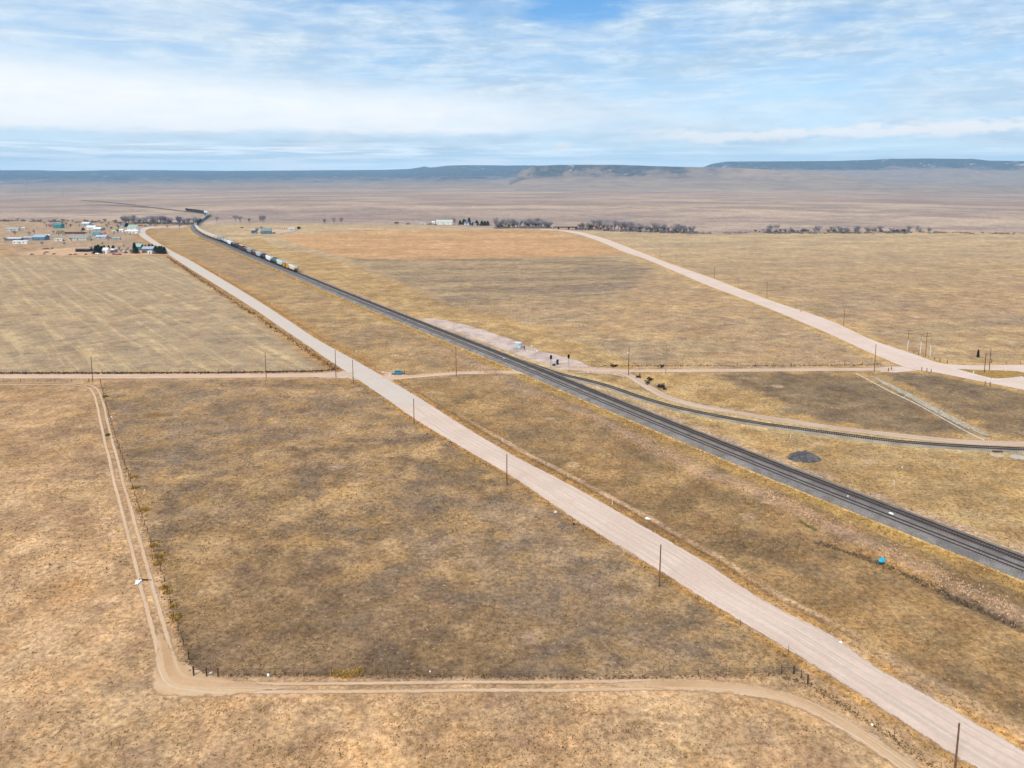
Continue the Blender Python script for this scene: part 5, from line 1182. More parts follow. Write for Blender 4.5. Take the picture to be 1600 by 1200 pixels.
H_(206, 359.5, 14, 'white house with a green roof near the road bend', WH, (.28, .40, .36), 3.6, 9, 2.4)
H_(199, 364.5, 8, 'white shed with a cream side, left of the white barn by the bend', CRM, WH, 2.6, 6, 1, name='shed', cat='shed', wins=1)
H_(208, 365, 13, 'long white barn in front of the green-roofed house', WH, WH, 3, 8, 1.2, name='barn', cat='barn', wins=2)
H_(179, 363, 9, 'cream low shed behind the middle of the village', CRM, (.50, .54, .44), 2, 5, .6, name='shed', cat='shed', wins=1)
H_(189, 363, 6, 'small white square shed left of the white barns', WH, WH, 2.8, 5, 1, name='shed', cat='shed', wins=1)
H_(163.5, 396, 8, 'white-roofed shack between the first evergreens of the lower homestead', WH, WH, 3, 6, 2, name='shed', cat='shed', wins=1)
H_(176, 394.5, 8, 'blue-grey shack with a white roof in the lower homestead', BLU, WH, 2.4, 5, .9, name='shed', cat='shed', wins=1)
H_(215, 391, 9, 'green house with a pale green roof among the lower evergreens', (.05, .15, .13), (.28, .42, .38), 3.6, 7, 2.4)
H_(230, 393, 17, 'blue-grey roofed house behind the lower evergreens by the road', (.10, .12, .18), (.34, .38, .48), 2.6, 8, 1.8)
H_(234, 396.8, 6, 'white box trailer in front of the blue-grey roofed house', WH, WH, 2.4, 3, .3, name='trailer', cat='trailer', wins=0)
H_(129, 393.5, 22, 'open black-fronted lean-to shed left of the lower evergreens', (.015, .012, .012), (.22, .19, .17), 2.6, 6, .6, name='shed', cat='shed', wins=0, doors=0)
H_(414, 365.5, 16, 'grey-green barn with a sloping roof beside the railway farm track', (.12, .16, .22), (.17, .24, .22), 3.4, 11, 3.0, name='barn', cat='barn', rz=R(14), wins=1)
H_(396, 366, 6.5, 'small pale shed with a black open front, left of the grey-green barn', (.35, .42, .44), (.05, .06, .07), 2.2, 5, 2.0, name='shed', cat='shed', wins=0)
H_(441, 357.5, 3.6, 'small cream box right of the grey-green barn', CRM, (.75, .68, .6), 1.6, 3, .2, name='shed', cat='shed', wins=0)
H_(455, 359.5, 10, 'silver-white trailer right of the cream box', (.50, .54, .58), WH, 2.2, 3.5, .5, name='trailer', cat='trailer', wins=2)
H_(466.5, 358, 4, 'small black tank shed right of the silver trailer', (.02, .03, .03), (.03, .04, .04), 2.6, 3, .4, name='shed', cat='shed', wins=0, doors=0)
H_(694, 351, 25, 'long white barn with a pale green roof at the distant farm', (.74, .73, .66), (.44, .52, .46), 3.6, 14, 2.4, name='barn', cat='barn', wins=3)
H_(677, 350.5, 4.5, 'small bright white shed at the distant farm', WH, WH, 3, 5, 1, name='shed', cat='shed', wins=0)
H_(661, 351, 9, 'grey-green low shed left of the distant farm barn', (.42, .46, .44), (.46, .52, .50), 1.8, 5, .5, name='shed', cat='shed', wins=0)
H_(637, 350.5, 6, 'rusty brown low shed at the left end of the distant farm', (.24, .12, .09), (.30, .16, .12), 1.2, 4, .3, name='shed', cat='shed', wins=0)
H_(729, 351.5, 7.5, 'white-walled farmhouse half hidden by the distant evergreens', WH, (.10, .14, .20), 2.6, 8, 2.0)
H_(742, 352.5, 4, 'small pale hut between the distant evergreens', (.5, .6, .62), (.2, .3, .33), 2, 4, .8, name='shed', cat='shed', wins=0)
def vcar(px, py, col, label, body='hatch', rz=0.0, cat='car'): car(at(px, py, 0.0), R(rz), col, label, cat, body, 'vehicles parked around the village', detail=False)
RED = (.28, .03, .03); BK = (.02, .02, .03); WT = (.7, .7, .7)
vcar(98, 376.2, (.03, .05, .12), 'navy car in front of the long grey-roofed house', rz=5)
vcar(216, 353.3, BK, 'black car at the left of the row beyond the road bend', rz=20)
vcar(221, 352.8, RED, 'dark red car in the row beyond the road bend', rz=10)
vcar(227, 353.6, BK, 'black pickup in the row beyond the road bend', 'pickup', 5, 'pickup')
vcar(230, 352.2, WT, 'white car in the middle of the row beyond the road bend', rz=-15)
vcar(235, 352.0, (.2, .2, .22), 'grey car in the row beyond the road bend', rz=30)
vcar(241, 352.0, (.3, .31, .33), 'silver car at the right of the row beyond the road bend', rz=0)
vcar(211, 364.6, BK, 'black car at the right end of the white barn by the bend', rz=0)
vcar(134, 364.5, (.25, .07, .06), 'rusty red car behind the long cream house', rz=12)
vcar(164, 365.0, RED, 'maroon pickup in the upper middle of the village', 'pickup', -8, 'pickup')
vcar(172, 372.5, (.25, .08, .07), 'brown car left of the travel trailer', rz=15)
vcar(153, 397.3, WT, 'white car at the left front of the lower homestead', rz=3)
vcar(179, 398.0, RED, 'red car in front of the bare shrubs of the lower homestead', rz=-4)
vcar(186, 398.2, (.3, .05, .05), 'faded red pickup right of the red car in the lower homestead', 'pickup', 4, 'pickup')
vcar(192, 396.6, (.6, .58, .55), 'cream car behind the red ones in the lower homestead', rz=-20)
vcar(196, 395.2, BK, 'black pickup beside the bare shrubs of the lower homestead', 'pickup', 10, 'pickup')
vcar(226, 394.8, BK, 'dark car beside the white box trailer', rz=0)
vcar(378, 356.2, (.08, .03, .02), 'dark brown vehicle up the farm track left of the barn', 'pickup', 5, 'pickup')
vcar(428, 364.6, (.12, .05, .04), 'rusty flatbed right of the grey-green barn', 'pickup', 0, 'pickup')
vcar(670.5, 350.9, BK, 'black car left of the white shed at the distant farm', rz=0)
vcar(674.0, 350.6, (.03, .04, .08), 'navy car beside the white shed at the distant farm', rz=0)
vcar(680.5, 351.3, BK, 'black pickup against the left end of the distant white barn', 'pickup', 0, 'pickup')
vcar(240, 382, (.5, .3, .2), 'tan car parked off the road above the lower homestead', rz=25) if False else None
for i, (px, py, w_, lab) in enumerate([(50, 397.5, 3.5, 'dark red-brown scrap heap at the left end of the dirt lot'), (69, 397.2, 3.0, 'dark scrap heap left of centre on the dirt lot'), (73, 394.6, 5, 'brown scrap row in the upper middle of the dirt lot'), (84, 397.4, 5.5, 'wide brown scrap heap in the middle of the dirt lot'), (110, 398.2, 5, 'brown scrap heap right of the middle of the dirt lot'), (117, 398.0, 4, 'maroon scrap heap right of the brown one on the dirt lot'), (134, 398.0, 4, 'dark scrap heap at the right end of the dirt lot'), (72, 389.2, 7, 'long dark weed heap above the dirt lot, left'), (82, 388.2, 6, 'dark weed heap above the dirt lot, right')]):
    rough_lump('scrap_heap', at(px, py), (w_ * .9, 2.2, 1.0), HMG((.12, .05, .045) if i % 2 else (.07, .05, .045)), lab, 'scrap heap', i + 3, 2, grp='scrap heaps around the dirt lot', spiky=.6)
# bridge over the creek
b = at(884, 358.2); b.z = 0; t = empty('bridge', b, R(2), 'dark steel bridge over the creek where the pink road leaves the fields', 'bridge'); W = 38 * mpp(358)
m = MB(); m.box((0, 0, 2.6), (W, 5.0, .9)); m.build('deck', HMG((.035, .028, .026)), t)
m = MB(); 
for s in (-2.5, 2.5):
    m.box((0, s, 3.75), (W, .12, .12))
    for k in range(13): m.box((-W / 2 + .4 + k * (W - .8) / 12, s, 3.4), (.12, .12, .8))
m.build('railing', m_woodd, t)
for x_ in (-.30, .12, .42): m = MB(); m.box((x_ * W, 0, 1.0), (1.7, 4.4, 2.6), top=1.15); m.build('pier', HMG((.03, .022, .02)), t)
for s in (-1, 1): m = MB(); m.box((s * W * .5, 0, 1.2), (2.5, 5.6, 2.6)); m.build('abutment', HMG((.30, .22, .19)), t)
for i, (px, py, top, d, lab) in enumerate([(38, 292, 285, 3600, 'thin lattice transmission tower leftmost on the far plain'), (97, 290, 284, 3800, 'thin lattice transmission tower second on the far plain'), (152, 289, 284.5, 4000, 'thin lattice transmission tower third on the far plain')]):
    u = (px - 800) / F; Y_ = d / math.hypot(1, u); X_ = u * Y_ * CT; 
    rI = math.hypot(X_, Y_); zz = float(np.interp(rI, [1700, 3000, 5000], [0, -26, -66])) - 4; h_ = row_z(top, Y_) - zz
    t = empty('transmission_tower', (X_, Y_, zz), 0, lab, 'transmission tower', 'transmission towers'); m = MB(); w0 = h_ * .13
    for sx, sy in ((-1, -1), (1, -1), (1, 1), (-1, 1)): m.tube((sx * w0, sy * w0, 0), (sx * .6, sy * .6, h_), .35, .25, 4)
    for k in range(6):
        a0, a1 = k / 6, (k + 1) / 6; wa, wb = w0 * (1 - a0) + .6 * a0, w0 * (1 - a1) + .6 * a1
        for s in (-1, 1): m.tube((-wa * s, -wa, a0 * h_), (wb * s, -wb, a1 * h_), .2, .2, 3); m.tube((-wa, wa * s, a0 * h_), (-wb, -wb * s, a1 * h_), .2, .2, 3)
    m.build('frame', m_steel, t); m = MB()
    for f_ in (.72, .84, .96): m.box((0, 0, f_ * h_), (h_ * .32, .6, .6))
    m.build('crossarm', m_steel, t)

# ------------------------------------------------------------------ trees and shrubs
def tri_mesh(name, V, mat, cols=None):
    V = np.asarray(V, np.float32).reshape(-1, 3); F_ = np.arange(len(V)).reshape(-1, 3)
    me = bpy.data.meshes.new(name); me.vertices.add(len(V)); me.vertices.foreach_set('co', V.ravel()); me.loops.add(len(V)); me.loops.foreach_set('vertex_index', F_.ravel().astype(np.int32))
    me.polygons.add(len(F_)); me.polygons.foreach_set('loop_start', np.arange(0, len(V), 3, dtype=np.int32))
    if cols is not None:
        a_ = me.attributes.new('tint', 'FLOAT_COLOR', 'POINT'); a_.data.foreach_set('color', np.c_[np.repeat(cols, 3, 0), np.ones(len(V))].astype(np.float32).ravel())
    me.materials.append(mat); me.update(); return me
def leafmat(name, var=True):
    m, n = newmat(name); n.bsdf(n.attr('tint', True), .95, spec=.05); return m
m_twig = leafmat('twigs'); m_needle = leafmat('needles'); m_tuft = leafmat('dry_tufts')
m_bark = simple('bark', (.28, .25, .23), .95, 0, .2, .6)
def bare_tree(seed, H=15, spread=.42, trunks=1, dens=1.0, tone=(.19, .175, .20)):
    rs = random.Random(seed); m = MB(); tips = []
    def grow(p, d, L_, r_, lvl):
        q_ = p + d * L_; m.tube(p, q_, r_, r_ * .68, 5 if lvl < 2 else 3, False)
        if lvl == 2: tips.append((p.lerp(q_, .4), (d + Vector((rs.gauss(0, .5), rs.gauss(0, .5), 0))).normalized(), L_)); tips.append((q_, d, L_))
        if lvl >= 3: tips.append((q_, d, L_)); tips.append((p.lerp(q_, .5), d, L_)); return
        for k in range(rs.choice((2, 3, 3)) if lvl else 4):
            ax = Vector((rs.uniform(-1, 1), rs.uniform(-1, 1), rs.uniform(-.2, .35))).normalized()
            nd = (d * (1 - spread) + ax * spread * 1.25 + Vector((0, 0, .48))).normalized(); grow(p.lerp(q_, rs.uniform(.35, 1.0)), nd, L_ * rs.uniform(.75, 1.0), r_ * .6, lvl + 1)
    for k in range(trunks):
        o_ = Vector((rs.uniform(-1, 1), rs.uniform(-.6, .6), 0)) * (1.2 if trunks > 1 else 0)
        grow(o_, Vector((rs.uniform(-.2, .2), rs.uniform(-.2, .2), 1)).normalized(), H * .22, H * .020, 0)
    V = []; C_ = []
    for q_, d, L_ in tips:
        for k in range(int(5 * dens)):
            a_ = (d + Vector((rs.gauss(0, .6), rs.gauss(0, .6), rs.gauss(.15, .45)))).normalized(); l_ = L_ * rs.uniform(.5, 1.2); s_ = a_.cross(Vector((rs.random(), rs.random(), rs.random()))).normalized() * H * .0032
            o_ = q_ + Vector((rs.gauss(0, .2), rs.gauss(0, .2), rs.gauss(0, .2))) * H * .03; V += [o_ - s_, o_ + s_, o_ + a_ * l_]; f_ = rs.uniform(.6, 1.35); C_.append([c_ * f_ for c_ in tone])
    return m, V, np.array(C_)
m_bark2 = simple('dark_bark', (.20, .18, .18), .95, 0, .3, .6)
BT = []
for i, (H, sp, tr, tone) in enumerate([(15, .44, 1, (.33, .31, .33)), (13, .5, 2, (.38, .35, .35)), (17, .40, 1, (.27, .26, .29)), (11, .55, 3, (.40, .36, .34)), (14, .48, 2, (.30, .29, .33)), (6, .6, 4, (.22, .17, .15))]):
    m, V, C_ = bare_tree(i + 11, H, sp, tr, 1.0, tone); tm = m.mesh('trunk'); tm.materials.append(m_bark if i % 2 else m_bark2); cm = tri_mesh('crown', V, m_twig, C_); BT.append((tm, cm, max(v[2] for v in np.array(V))))
def tree_obj(name, meshes, loc, scale, rz, label, cat, group):
    t = empty(name, loc, rz, label, cat, group); t.scale = scale
    for nm_, me in zip(('trunk', 'crown'), meshes): o = bpy.data.objects.new(nm_, me); COL.objects.link(o); o.parent = t
    return t
def bare(px, py, hpx, k, label, group='bare trees along the creek', wide=1.0, dy=0):
    b = at(px, py); b.z = 0; b.y += dy; h_ = hpx * mpp(py) * 1.03; s_ = h_ / BT[k][2]
    tree_obj('bare_tree' if k < 5 else 'bare_shrub', BT[k][:2], b, (s_ * wide, s_ * wide, s_), random.uniform(0, 6.28), label, 'tree' if k < 5 else 'shrub', group)
def row(x0, x1, y0, y1, n_, h0, h1, where, kinds=(0, 1, 2, 3, 4), wide=1.15, jx=2.0, dyj=22):
    xs = np.linspace(x0, x1, n_)
    for i, x in enumerate(xs):
        f_ = i / max(1, n_ - 1); h_ = (h0 + (h1 - h0) * f_) * random.uniform(.6, 1.15); k = random.choice(kinds); k = 5 if random.random() < .22 else k; h_ = h_ * .6 if k == 5 else h_
        w_ = 'shrub' if k == 5 else 'tree'
        bare(x + random.uniform(-jx, jx), y0 + (y1 - y0) * f_, h_, k, f'bare {w_}, {ordinal(i)} from the left in {where}' if i else f'leftmost bare {w_} in {where}', wide=wide, dy=random.uniform(0, dyj))
row(775, 858, 357, 356.5, 32, 17, 15, 'the grove between the distant farm and the bridge')
row(906, 1088, 359, 365.5, 58, 19, 13, 'the long grey grove right of the bridge')
row(1102, 1178, 365.5, 365, 7, 4, 5, 'the thin brush gap right of the long grove', (5,), 1.3)
row(1190, 1455, 364.8, 364.2, 52, 13, 12, 'the tree line at the right below the mesa', (0, 1, 3, 4, 5, 5), 1.2)
row(1460, 1600, 364.5, 367, 13, 4, 4, 'the low reddish brush at the far right edge', (5,), 1.8)
row(190, 300, 349, 351, 42, 14, 13, 'the grove behind the village beside the train', wide=1.2)
row(2, 186, 345.5, 348, 26, 5, 6.5, 'the low brush line behind the village', (5, 5, 3), 1.7)
for x, y, h_, k, lab in [(369, 347.5, 15, 0, 'bare tree pair left of the railway farm, left one'), (375, 347.5, 12, 1, 'bare tree pair left of the railway farm, right one'), (389, 348, 10, 3, 'small bare tree above the railway farm'), (407, 348, 14, 2, 'dense bare tree above the grey-green barn'), (411, 348, 13, 4, 'bare tree touching the dense one above the barn'), (507, 349, 10, 3, 'small bare tree left of the far middle group'), (522, 350, 13, 0, 'tallest bare tree of the far middle group'), (533, 349.5, 11, 1, 'small bare tree right of the far middle group'), (402, 364, 9, 4, 'bare shrub behind the small pale shed'), (408, 360, 8, 3, 'bare shrub behind the grey-green barn'), (339, 346, 10, 1, 'lone bare tree right of the curving train'), (622, 350.5, 5, 5, 'dark shrub at the left of the distant farm'), (618, 350.5, 5, 5, 'dark shrub left of another at the distant farm'), (711, 351.5, 13, 2, 'bare tree at the right end of the distant white barn'), (104, 354, 9, 2, 'bare tree behind the teal barn'), (110, 354, 5, 5, 'dark shrub right of the teal barn'), (73, 355, 6, 3, 'bare shrub left of the red-brown barn'), (184, 363, 7, 3, 'bare tree among the sheds in the village'), (188, 352, 5, 5, 'dark shrub beside the pale blue shed'), (174, 358, 5, 5, 'brown shrub above the middle of the village'), (165, 372, 5, 3, 'bare shrub right of the grey-blue house'), (244, 355, 6, 2, 'dark bare tree at the inside of the road bend'), (181, 395, 8, 3, 'leftmost bare tree in the lower homestead'), (189, 396, 10, 1, 'second bare tree in the lower homestead'), (197, 396, 10, 0, 'third bare tree in the lower homestead'), (204, 396, 9, 3, 'bare tree beside the tall dark spruce in the lower homestead')]:
    bare(x, y, h_, k, lab, 'scattered bare trees', 1.0 if k != 5 else 1.2)
for i_, (x, y) in enumerate([(70, 351.5), (98, 350.5), (124, 355), (128, 366), (140, 366), (146, 356), (163, 361), (168, 357), (171, 353), (178, 368), (186, 358), (196, 368), (203, 369), (170, 377), (142, 378), (112, 378), (84, 366), (54, 366), (46, 368), (24, 367), (8, 378), (100, 383), (66, 383), (160, 385), (193, 386), (186, 391), (200, 391), (142, 391), (262, 356), (280, 357)]):
    bare(x, y, random.uniform(5, 9), random.choice((1, 2, 3, 4)), f'small leafless yard tree, {ordinal(i_)} of those scattered among the village houses', 'yard trees among the village houses', 1.1)
def conifer(seed, slim=.33):
    rs = random.Random(seed); V = []; C_ = []; H = 10.0
    for k in range(3200):
        f_ = rs.random() ** .8; z_ = H * (.05 + .95 * f_); R_c = H * slim * (1 - f_) ** .8 * (1 + .22 * math.sin(z_ * 4.1 + seed)) + .08; a_ = rs.uniform(0, 6.283); rr_ = R_c * rs.uniform(.35, 1.12)
        c_ = Vector((rr_ * math.cos(a_), rr_ * math.sin(a_), z_ - rr_ * .3)); out = Vector((math.cos(a_), math.sin(a_), -.25)); sd_ = Vector((-math.sin(a_), math.cos(a_), rs.uniform(-.4, .4))); l_ = rs.uniform(.5, 1.15)
        V += [c_ - sd_ * l_ * .3, c_ + sd_ * l_ * .3, c_ + out * l_ + Vector((0, 0, rs.uniform(-.2, .3)))]; b_ = rs.uniform(.55, 1.5); C_.append((.022 * b_, .042 * b_, .030 * b_))
    m = MB(); m.tube((0, 0, -.2), (0, 0, H * .9), .16, .03, 6); tm = m.mesh('trunk'); tm.materials.append(m_bark2); return tm, tri_mesh('crown', V, m_needle, np.array(C_))
CT_ = [conifer(1, .34), conifer(2, .42), conifer(3, .26), conifer(5, .13)]
for x, y, h_, k, wd, lab in [(150, 396.5, 13, 1, 1.2, 'broad dark spruce at the left end of the lower homestead'), (154, 396, 14, 1, 1.2, 'second dark spruce from the left in the lower homestead'), (159, 395, 11, 1, 1.2, 'third dark spruce from the left in the lower homestead'), (163, 392, 9, 0, 1, 'small brown-green spruce behind the white-roofed shack'), (170, 391, 8, 0, 1, 'lone small spruce above the blue-grey shack'), (177, 390, 7, 1, 1.3, 'low dark spruce behind the blue-grey shack'), (210.5, 395, 16, 2, 1.0, 'tallest slim spruce in the lower homestead'), (214, 396, 10, 1, 1.1, 'dark spruce at the foot of the tallest slim one'), (220, 388, 9, 0, 1, 'spruce behind the green house'), (227.5, 389, 7, 0, 1, 'small spruce above the blue-grey roofed house'), (233, 388, 7, 1, 1.2, 'low spruce behind the blue-grey roof, left'), (238, 388, 7, 1, 1.2, 'low spruce behind the blue-grey roof, right'), (244, 395.5, 12, 1, 1, 'fourth spruce from the road in the lower homestead'), (249, 396, 12, 1, 1.1, 'third spruce from the road in the lower homestead'), (253, 396, 12, 1, 1.1, 'second spruce from the road in the lower homestead'), (257, 396.5, 11, 1, 1.1, 'spruce standing right at the road in the lower homestead'), (198, 354.5, 6.5, 1, 1.4, 'dark round evergreen behind the green-roofed house'), (155, 360, 4.5, 1, 1.8, 'dark round evergreen right of the white house'), (130, 360, 4.5, 1, 1.6, 'dark evergreen left of the white-roofed house'), (719, 351, 7, 1, 1.2, 'leftmost round evergreen at the distant farm'), (725, 351, 9, 1, 1.2, 'second evergreen from the left at the distant farm'), (728, 351, 7, 1, 1.2, 'evergreen behind the white-walled farmhouse'), (733, 351, 11, 2, 1.1, 'tallest slim evergreen at the distant farm'), (739, 352, 5, 1, 1.5, 'low evergreen in the middle of the distant farm'), (745, 352, 8, 1, 1.3, 'broad evergreen right of the pale hut'), (753, 352.5, 8, 1, 1.2, 'third evergreen from the right at the distant farm'), (757.5, 352.5, 7.5, 1, 1.2, 'second evergreen from the right at the distant farm'), (762, 352.5, 7.5, 1, 1.2, 'rightmost evergreen at the distant farm'), (1528, 558, 12, 3, 1.0, 'lone slim dark tree standing behind the traffic island')]:
    b = at(x, y); b.z = 0; s_ = h_ * mpp(y) / 10.0; tree_obj('spruce_tree', CT_[k], b, (s_ * wd, s_ * wd, s_), random.uniform(0, 6), lab, 'tree', 'evergreens')

# ------------------------------------------------------------------ dry grass tufts, weeds and brush (nobody could count them)
def tufts(name, XY, size, cols, blades=5, zadd=None, tall=1.0):
    n_ = len(XY); size = np.asarray(size); Z = np.array(zadd) if zadd is not None else np.zeros(n_)
    V = np.zeros((n_, blades, 3, 3)); a_ = rng.uniform(0, 6.283, (n_, blades)); ln = size[:, None] * rng.uniform(.6, 1.2, (n_, blades)); lean = rng.uniform(.15, 1.1, (n_, blades))
    bx = rng.normal(0, .22, (n_, blades)) * size[:, None]; by = rng.normal(0, .22, (n_, blades)) * size[:, None]; w_ = size[:, None] * rng.uniform(.16, .34, (n_, blades))
    for j, s in ((0, -1), (1, 1)):
        V[:, :, j, 0] = XY[:, None, 0] + bx - np.sin(a_) * w_ * s; V[:, :, j, 1] = XY[:, None, 1] + by + np.cos(a_) * w_ * s; V[:, :, j, 2] = Z[:, None] - .02
    V[:, :, 2, 0] = XY[:, None, 0] + bx + np.cos(a_) * ln * lean * .8; V[:, :, 2, 1] = XY[:, None, 1] + by + np.sin(a_) * ln * lean * .8; V[:, :, 2, 2] = Z[:, None] + ln * tall * (1.15 - lean * .5)
    cols = cols * 1.08; C_ = np.repeat(cols[:, None], blades, 1) * rng.uniform(.7, 1.25, (n_, blades, 1))
    me = tri_mesh(name, V, m_tuft, C_.reshape(-1, 3)); o = bpy.data.objects.new(name, me); COL.objects.link(o); tag(o, kind='stuff'); return o
def gz_arr(XY):
    d1 = np.minimum.reduce([sdf(XY, Apoly), sdf(XY, Cpoly), seg_dist(XY, Bp)[0] - 4, dmin(XY) - 4, seg_dist(XY, Dp)[0] - 3, np.abs(srail(XY)) - 7, seg_dist(XY, SP[::6])[0] - 4, sdf(XY, YD)])
    r0 = np.hypot(XY[:, 0], XY[:, 1]); u = (fbm(XY[:, 0] / 22, XY[:, 1] / 22, 4, 3.0) - .5) * .55 + (fbm(XY[:, 0] / 3.2, XY[:, 1] / 3.2, 2, 4.0) - .5) * .16
    return sstep((d1 - 1) / 10) * u * np.clip(1.3 - r0 / 1200, 0, 1), d1
# near pastures
N = 230000
th = np.radians(rng.uniform(-40, 42, N)); rr2 = 72 * (300 / 72.0) ** (rng.random(N) ** 1.15); XY = np.c_[rr2 * np.sin(th), rr2 * np.cos(th)]
clump = fbm(XY[:, 0] / 5, XY[:, 1] / 5, 3, 9.0) * .5 + fbm(XY[:, 0] / 1.2, XY[:, 1] / 1.2, 2, 5.0) * .5
XY = XY[clump + rng.normal(0, .07, N) > .50]; Z, d1 = gz_arr(XY); rdist = seg_dist(XY, Dp)[0]; ok = (sdf(XY, Apoly) > .8) & (sdf(XY, Cpoly) > 1) & (seg_dist(XY, Bp)[0] > 3.4) & (dmin(XY) > 2.8) & (rdist > 2.1) & (np.abs(srail(XY)) > 6.5) & (seg_dist(XY, SP[::6])[0] > 3) & (sdf(XY, YD) > 1) & (seg_dist(XY, wc)[0] > 2.6)
XY, Z = XY[ok], Z[ok]; inF1 = inside(XY, F1); rt = XY[:, 0] + (XY[:, 1] - 262) * .735 + 45 > 0
pal = np.array([S(222, 184, 136), S(166, 128, 86), S(104, 82, 58), S(206, 168, 116)]); pF1 = np.array([S(176, 148, 104), S(122, 98, 70), S(96, 78, 56), S(186, 156, 104)]); pR = np.array([S(184, 156, 104), S(138, 118, 80), S(106, 90, 64), S(196, 158, 90)])
ci = rng.integers(0, 4, len(XY)); cols = np.where(inF1[:, None], pF1[ci], np.where(rt[:, None], pR[ci], pal[ci]))
tufts('dry_grass', XY, rng.uniform(.10, .26, len(XY)) * (1 + .35 * (np.hypot(*XY.T) > 160)), cols, 4, Z, .7)
def along(c, n_, spread, off=0.0, t0=0, t1=1):
    c = np.asarray(c); n2, _ = normals2(c); f = rng.uniform(t0, t1, n_) * (len(c) - 1.001); i = f.astype(int); w = (f - i)[:, None]; return c[i] * (1 - w) + c[i + 1] * w + n2[i] * (off + rng.normal(0, spread, n_))[:, None] + rng.normal(0, .25, (n_, 2))
def pick(pal_, n_): return np.array(pal_)[rng.integers(0, len(pal_), n_)]
XY = along(PK, 11000, 2.4); XY = XY[fbm(XY[:, 0] / 6, XY[:, 1] / 6, 3, 2.0) + rng.normal(0, .05, len(XY)) > .46]; Z, _ = gz_arr(XY); dP = seg_dist(XY, PK)[0]; Z += np.clip(1 - dP / 5.0, 0, 1) * .45
tufts('dead_brush', XY, rng.uniform(.15, .42, len(XY)), pick([S(232, 194, 150), S(214, 176, 132), S(182, 146, 108), S(242, 210, 170)], len(XY)), 4, Z, .8)
XY = along(DT, 500, .7); tufts('dark_brush', XY, rng.uniform(.2, .5, len(XY)), pick([S(112, 98, 76), S(134, 116, 90), S(96, 84, 68)], len(XY)), 4, np.full(len(XY), -.35))
for px0, py0, px1, py1, n_, s0, s1 in ((773, 357, 860, 356.5, 1100, .8, 2.6), (904, 359, 1092, 365.5, 2600, .8, 2.8), (1092, 365.5, 1190, 364.8, 500, .5, 1.4), (1188, 364.8, 1462, 364.2, 2800, .7, 2.4), (1462, 364.2, 1620, 366.5, 900, .5, 1.5), (186, 349, 302, 351, 1500, .8, 2.6), (-20, 345.5, 188, 348.5, 1500, .7, 2.2)):
    XY = along(resample(gpts([(px0, py0), ((px0 + px1) / 2, (py0 + py1) / 2), (px1, py1)]), 3), n_, 5.0); XY[:, 1] += 6; cl_ = fbm(XY[:, 0] / 14, XY[:, 1] / 40, 3, 6.0) + rng.normal(0, .03, len(XY)) > (.54 if px1 < 200 or 1000 < px0 < 1150 else .46); XY = XY[cl_]
    red = px0 > 1400; tufts('creek_brush', XY, rng.uniform(s0, s1, len(XY)), pick([(.24, .13, .10), (.30, .20, .16)] if red else [(.20, .18, .19), (.28, .255, .26), (.15, .135, .14)], len(XY)), 5, None, 1.2)
# tumbleweed caught along the fence above the side road
XY = along(resample(gpts([(-80, 583.2), (100, 583.2), (300, 582.6), (500, 580), (523, 577.5)]), 2), 2000, .5); tufts('tumbleweed', XY, rng.uniform(.25, .55, len(XY)), pick([S(96, 76, 56), S(128, 98, 66), S(80, 62, 50)], len(XY)), 6)
XY = along(resample(gpts([(523, 577.5), (470, 541), (400, 494), (330, 448), (262, 402)]), 4), 800, .9, 0); tufts('tumbleweed', XY, rng.uniform(.4, .8, len(XY)), pick([S(120, 94, 62), S(150, 112, 64), S(100, 78, 56)], len(XY)), 5)
XY = along(resample(gpts([(925, 571.8), (1100, 571.8), (1250, 571.5), (1375, 570)]), 4), 350, .5); tufts('tumbleweed', XY, rng.uniform(.3, .6, len(XY)), pick([S(110, 90, 66), S(140, 112, 74)], len(XY)), 5)
# weeds on the bottom and left fences
XY = along(resample(gpts([(341, 1057), (477, 1055), (700, 1058), (1040, 1059), (1221, 1054)]), 1), 520, .2); tufts('weeds', XY, rng.uniform(.12, .34, len(XY)), pick([S(116, 92, 64), S(150, 120, 80), S(96, 78, 58)], len(XY)), 4, gz_arr(XY)[0])
XY = along(resample(gpts([(1221, 1056), (1262, 1070), (1310, 1098), (1365, 1133), (1421, 1173), (1470, 1208)]), 1), 420, .35); tufts('weeds', XY, rng.uniform(.12, .28, len(XY)), pick([S(120, 102, 74), S(150, 124, 84), S(98, 84, 62)], len(XY)), 5, gz_arr(XY)[0])
fc_ = resample(gpts([(160, 605), (172, 655), (186, 700), (200, 741), (221, 806), (250, 888), (272, 968), (296, 1034), (303, 1056)]), 1)
XY = along(fc_, 800, .6, 0); tufts('weeds', XY, rng.uniform(.12, .34, len(XY)), pick([S(150, 122, 82), S(118, 98, 70), S(186, 146, 80)], len(XY)), 5, gz_arr(XY)[0])
ym = [S(222, 178, 90), S(208, 166, 92), S(176, 144, 80), S(226, 192, 120)]
bushes = [(208, 745, 1.5), (212, 762, 1.4), (222, 797, 1.7), (227, 797, 1.3), (241, 852, 1.2), (249, 868, 1.7), (247, 880, 1.5), (256, 918, .9), (262, 926, .9), (270, 948, 1.0), (274, 963, 1.1), (276, 968, .8), (165, 620, 1.2), (168, 680, 1.0)]
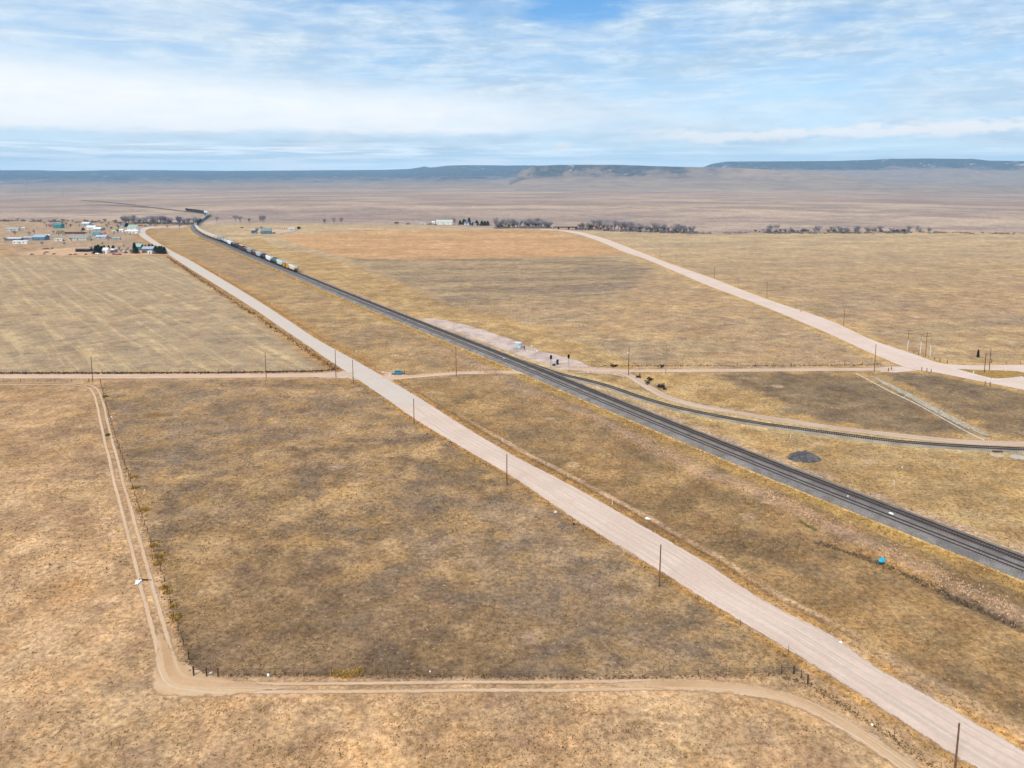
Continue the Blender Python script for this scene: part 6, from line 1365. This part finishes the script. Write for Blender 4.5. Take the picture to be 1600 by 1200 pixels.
for i, (px, py, rad_) in enumerate(bushes):
    c_ = np.array(P(px, py).xy); XY = c_ + rng.normal(0, rad_ * .42, (130, 2)) * rng.choice([.6, 1.0, 1.25], (1, 2)); zz = np.zeros(130)
    o = tufts('weed_bush', XY, rng.uniform(.25, .7, 130) * np.clip(1.35 - np.hypot(*(XY - c_).T) / rad_, .35, 1), pick(ym if i < 12 else [S(110, 110, 70), S(170, 150, 80)], 130), 5, zz + ground_z(*c_)); del o['kind']
    tag(o, f'yellow weed bush on the left fence, {ordinal(i)} from the top' if 0 < i < 12 else ('topmost yellow weed bush on the left fence' if i == 0 else ('greenish low bush at the top corner of the left fence' if i == 12 else 'greenish low bush just below the top corner of the left fence')), 'bush', 'weed bushes along the left fence')
XY = along(resample(gpts([(520, 1052), (545, 1055), (565, 1048)]), .4), 500, .35); tufts('weeds', XY, rng.uniform(.15, .4, 500), pick(ym, 500), 5, gz_arr(XY)[0])
XY = along(resample(gpts([(1249, 814), (1262, 822), (1277, 830)]), .4), 500, .22); tufts('green_weeds', XY, rng.uniform(.1, .28, 500), pick([(.10, .15, .035), (.15, .19, .05), (.06, .10, .03)], 500), 5, gz_arr(XY)[0])
# golden grass beside the ballast and the road verges
for nm2_, c_, off_, n_, sp_, t1 in (('golden_grass', UP, side(10.4), 6000, 1.0, .42), ('golden_grass', UP, side(8.6), 2500, .4, .42), ('golden_grass', UP, side(-4.6), 2500, .6, .42)):
    i0 = 0; XY = along(c_, n_, sp_, off_, 0, t1); ok = (seg_dist(XY, SP[::6])[0] > 3) & (sdf(XY, YD) > 1) & (dmin(XY) > 2.6); XY = XY[ok]; tufts(nm2_, XY, rng.uniform(.16, .42, len(XY)), pick([S(214, 166, 86), S(190, 144, 76), S(156, 118, 68), S(226, 186, 116)], len(XY)), 4)
for c_, off_, n_, lo_, hi_ in ((g2(A_far), 0, 0, 0, 0),):
    pass
afc = resample(gpts(A_far), 1.0); anc = resample(gpts(A_near), 1.0); nA, _ = normals2(afc)
mid_ = resample([(Vector(P(*a_)) + Vector(P(*b_))) / 2 for a_, b_ in zip(A_near, A_far)], 5)
for c_, n_, t1, offs, pal_ in ((afc, 4500, .6, 2.2, [S(206, 158, 88), S(168, 124, 72), S(132, 98, 62), S(218, 176, 116)]), (anc, 3500, .6, 1.2, [S(202, 158, 92), S(150, 118, 74), S(120, 96, 64)])):
    n2, _ = normals2(c_); f = rng.uniform(0, t1, n_) * (len(c_) - 1.001); i = f.astype(int); q0 = c_[i] + (c_[i + 1] - c_[i]) * (f - i)[:, None]; out = q0 - mid_[np.argmin(((q0[:, None] - mid_[None]) ** 2).sum(-1), 1)]; out /= np.linalg.norm(out, axis=1)[:, None]
    XY = q0 + out * np.abs(rng.normal(0, offs * .6, n_) + offs * .35)[:, None]; ok = (sdf(XY, Apoly) > .3) & (seg_dist(XY, Bp)[0] > 3.6) & (dmin(XY) > 2.6); XY = XY[ok]
    tufts('verge_grass', XY, rng.uniform(.12, .32, len(XY)), pick(pal_, len(XY)), 4, gz_arr(XY)[0])

# ------------------------------------------------------------------ haze
m_haze = bpy.data.materials.new('haze'); m_haze.use_nodes = True; n = NT(m_haze.node_tree)
pv = n.new('ShaderNodeVolumePrincipled'); pv.inputs['Color'].default_value = (0.40, 0.70, 1.0, 1); pv.inputs['Density'].default_value = 5.4e-5
o_ = n.new('ShaderNodeOutputMaterial'); n.ln(pv.outputs[0], o_.inputs['Volume'])
m = MB(); m.box((0, 0, 95), (42000, 42000, 560)); hz_ = m.build('haze', m_haze); tag(hz_, kind='stuff')
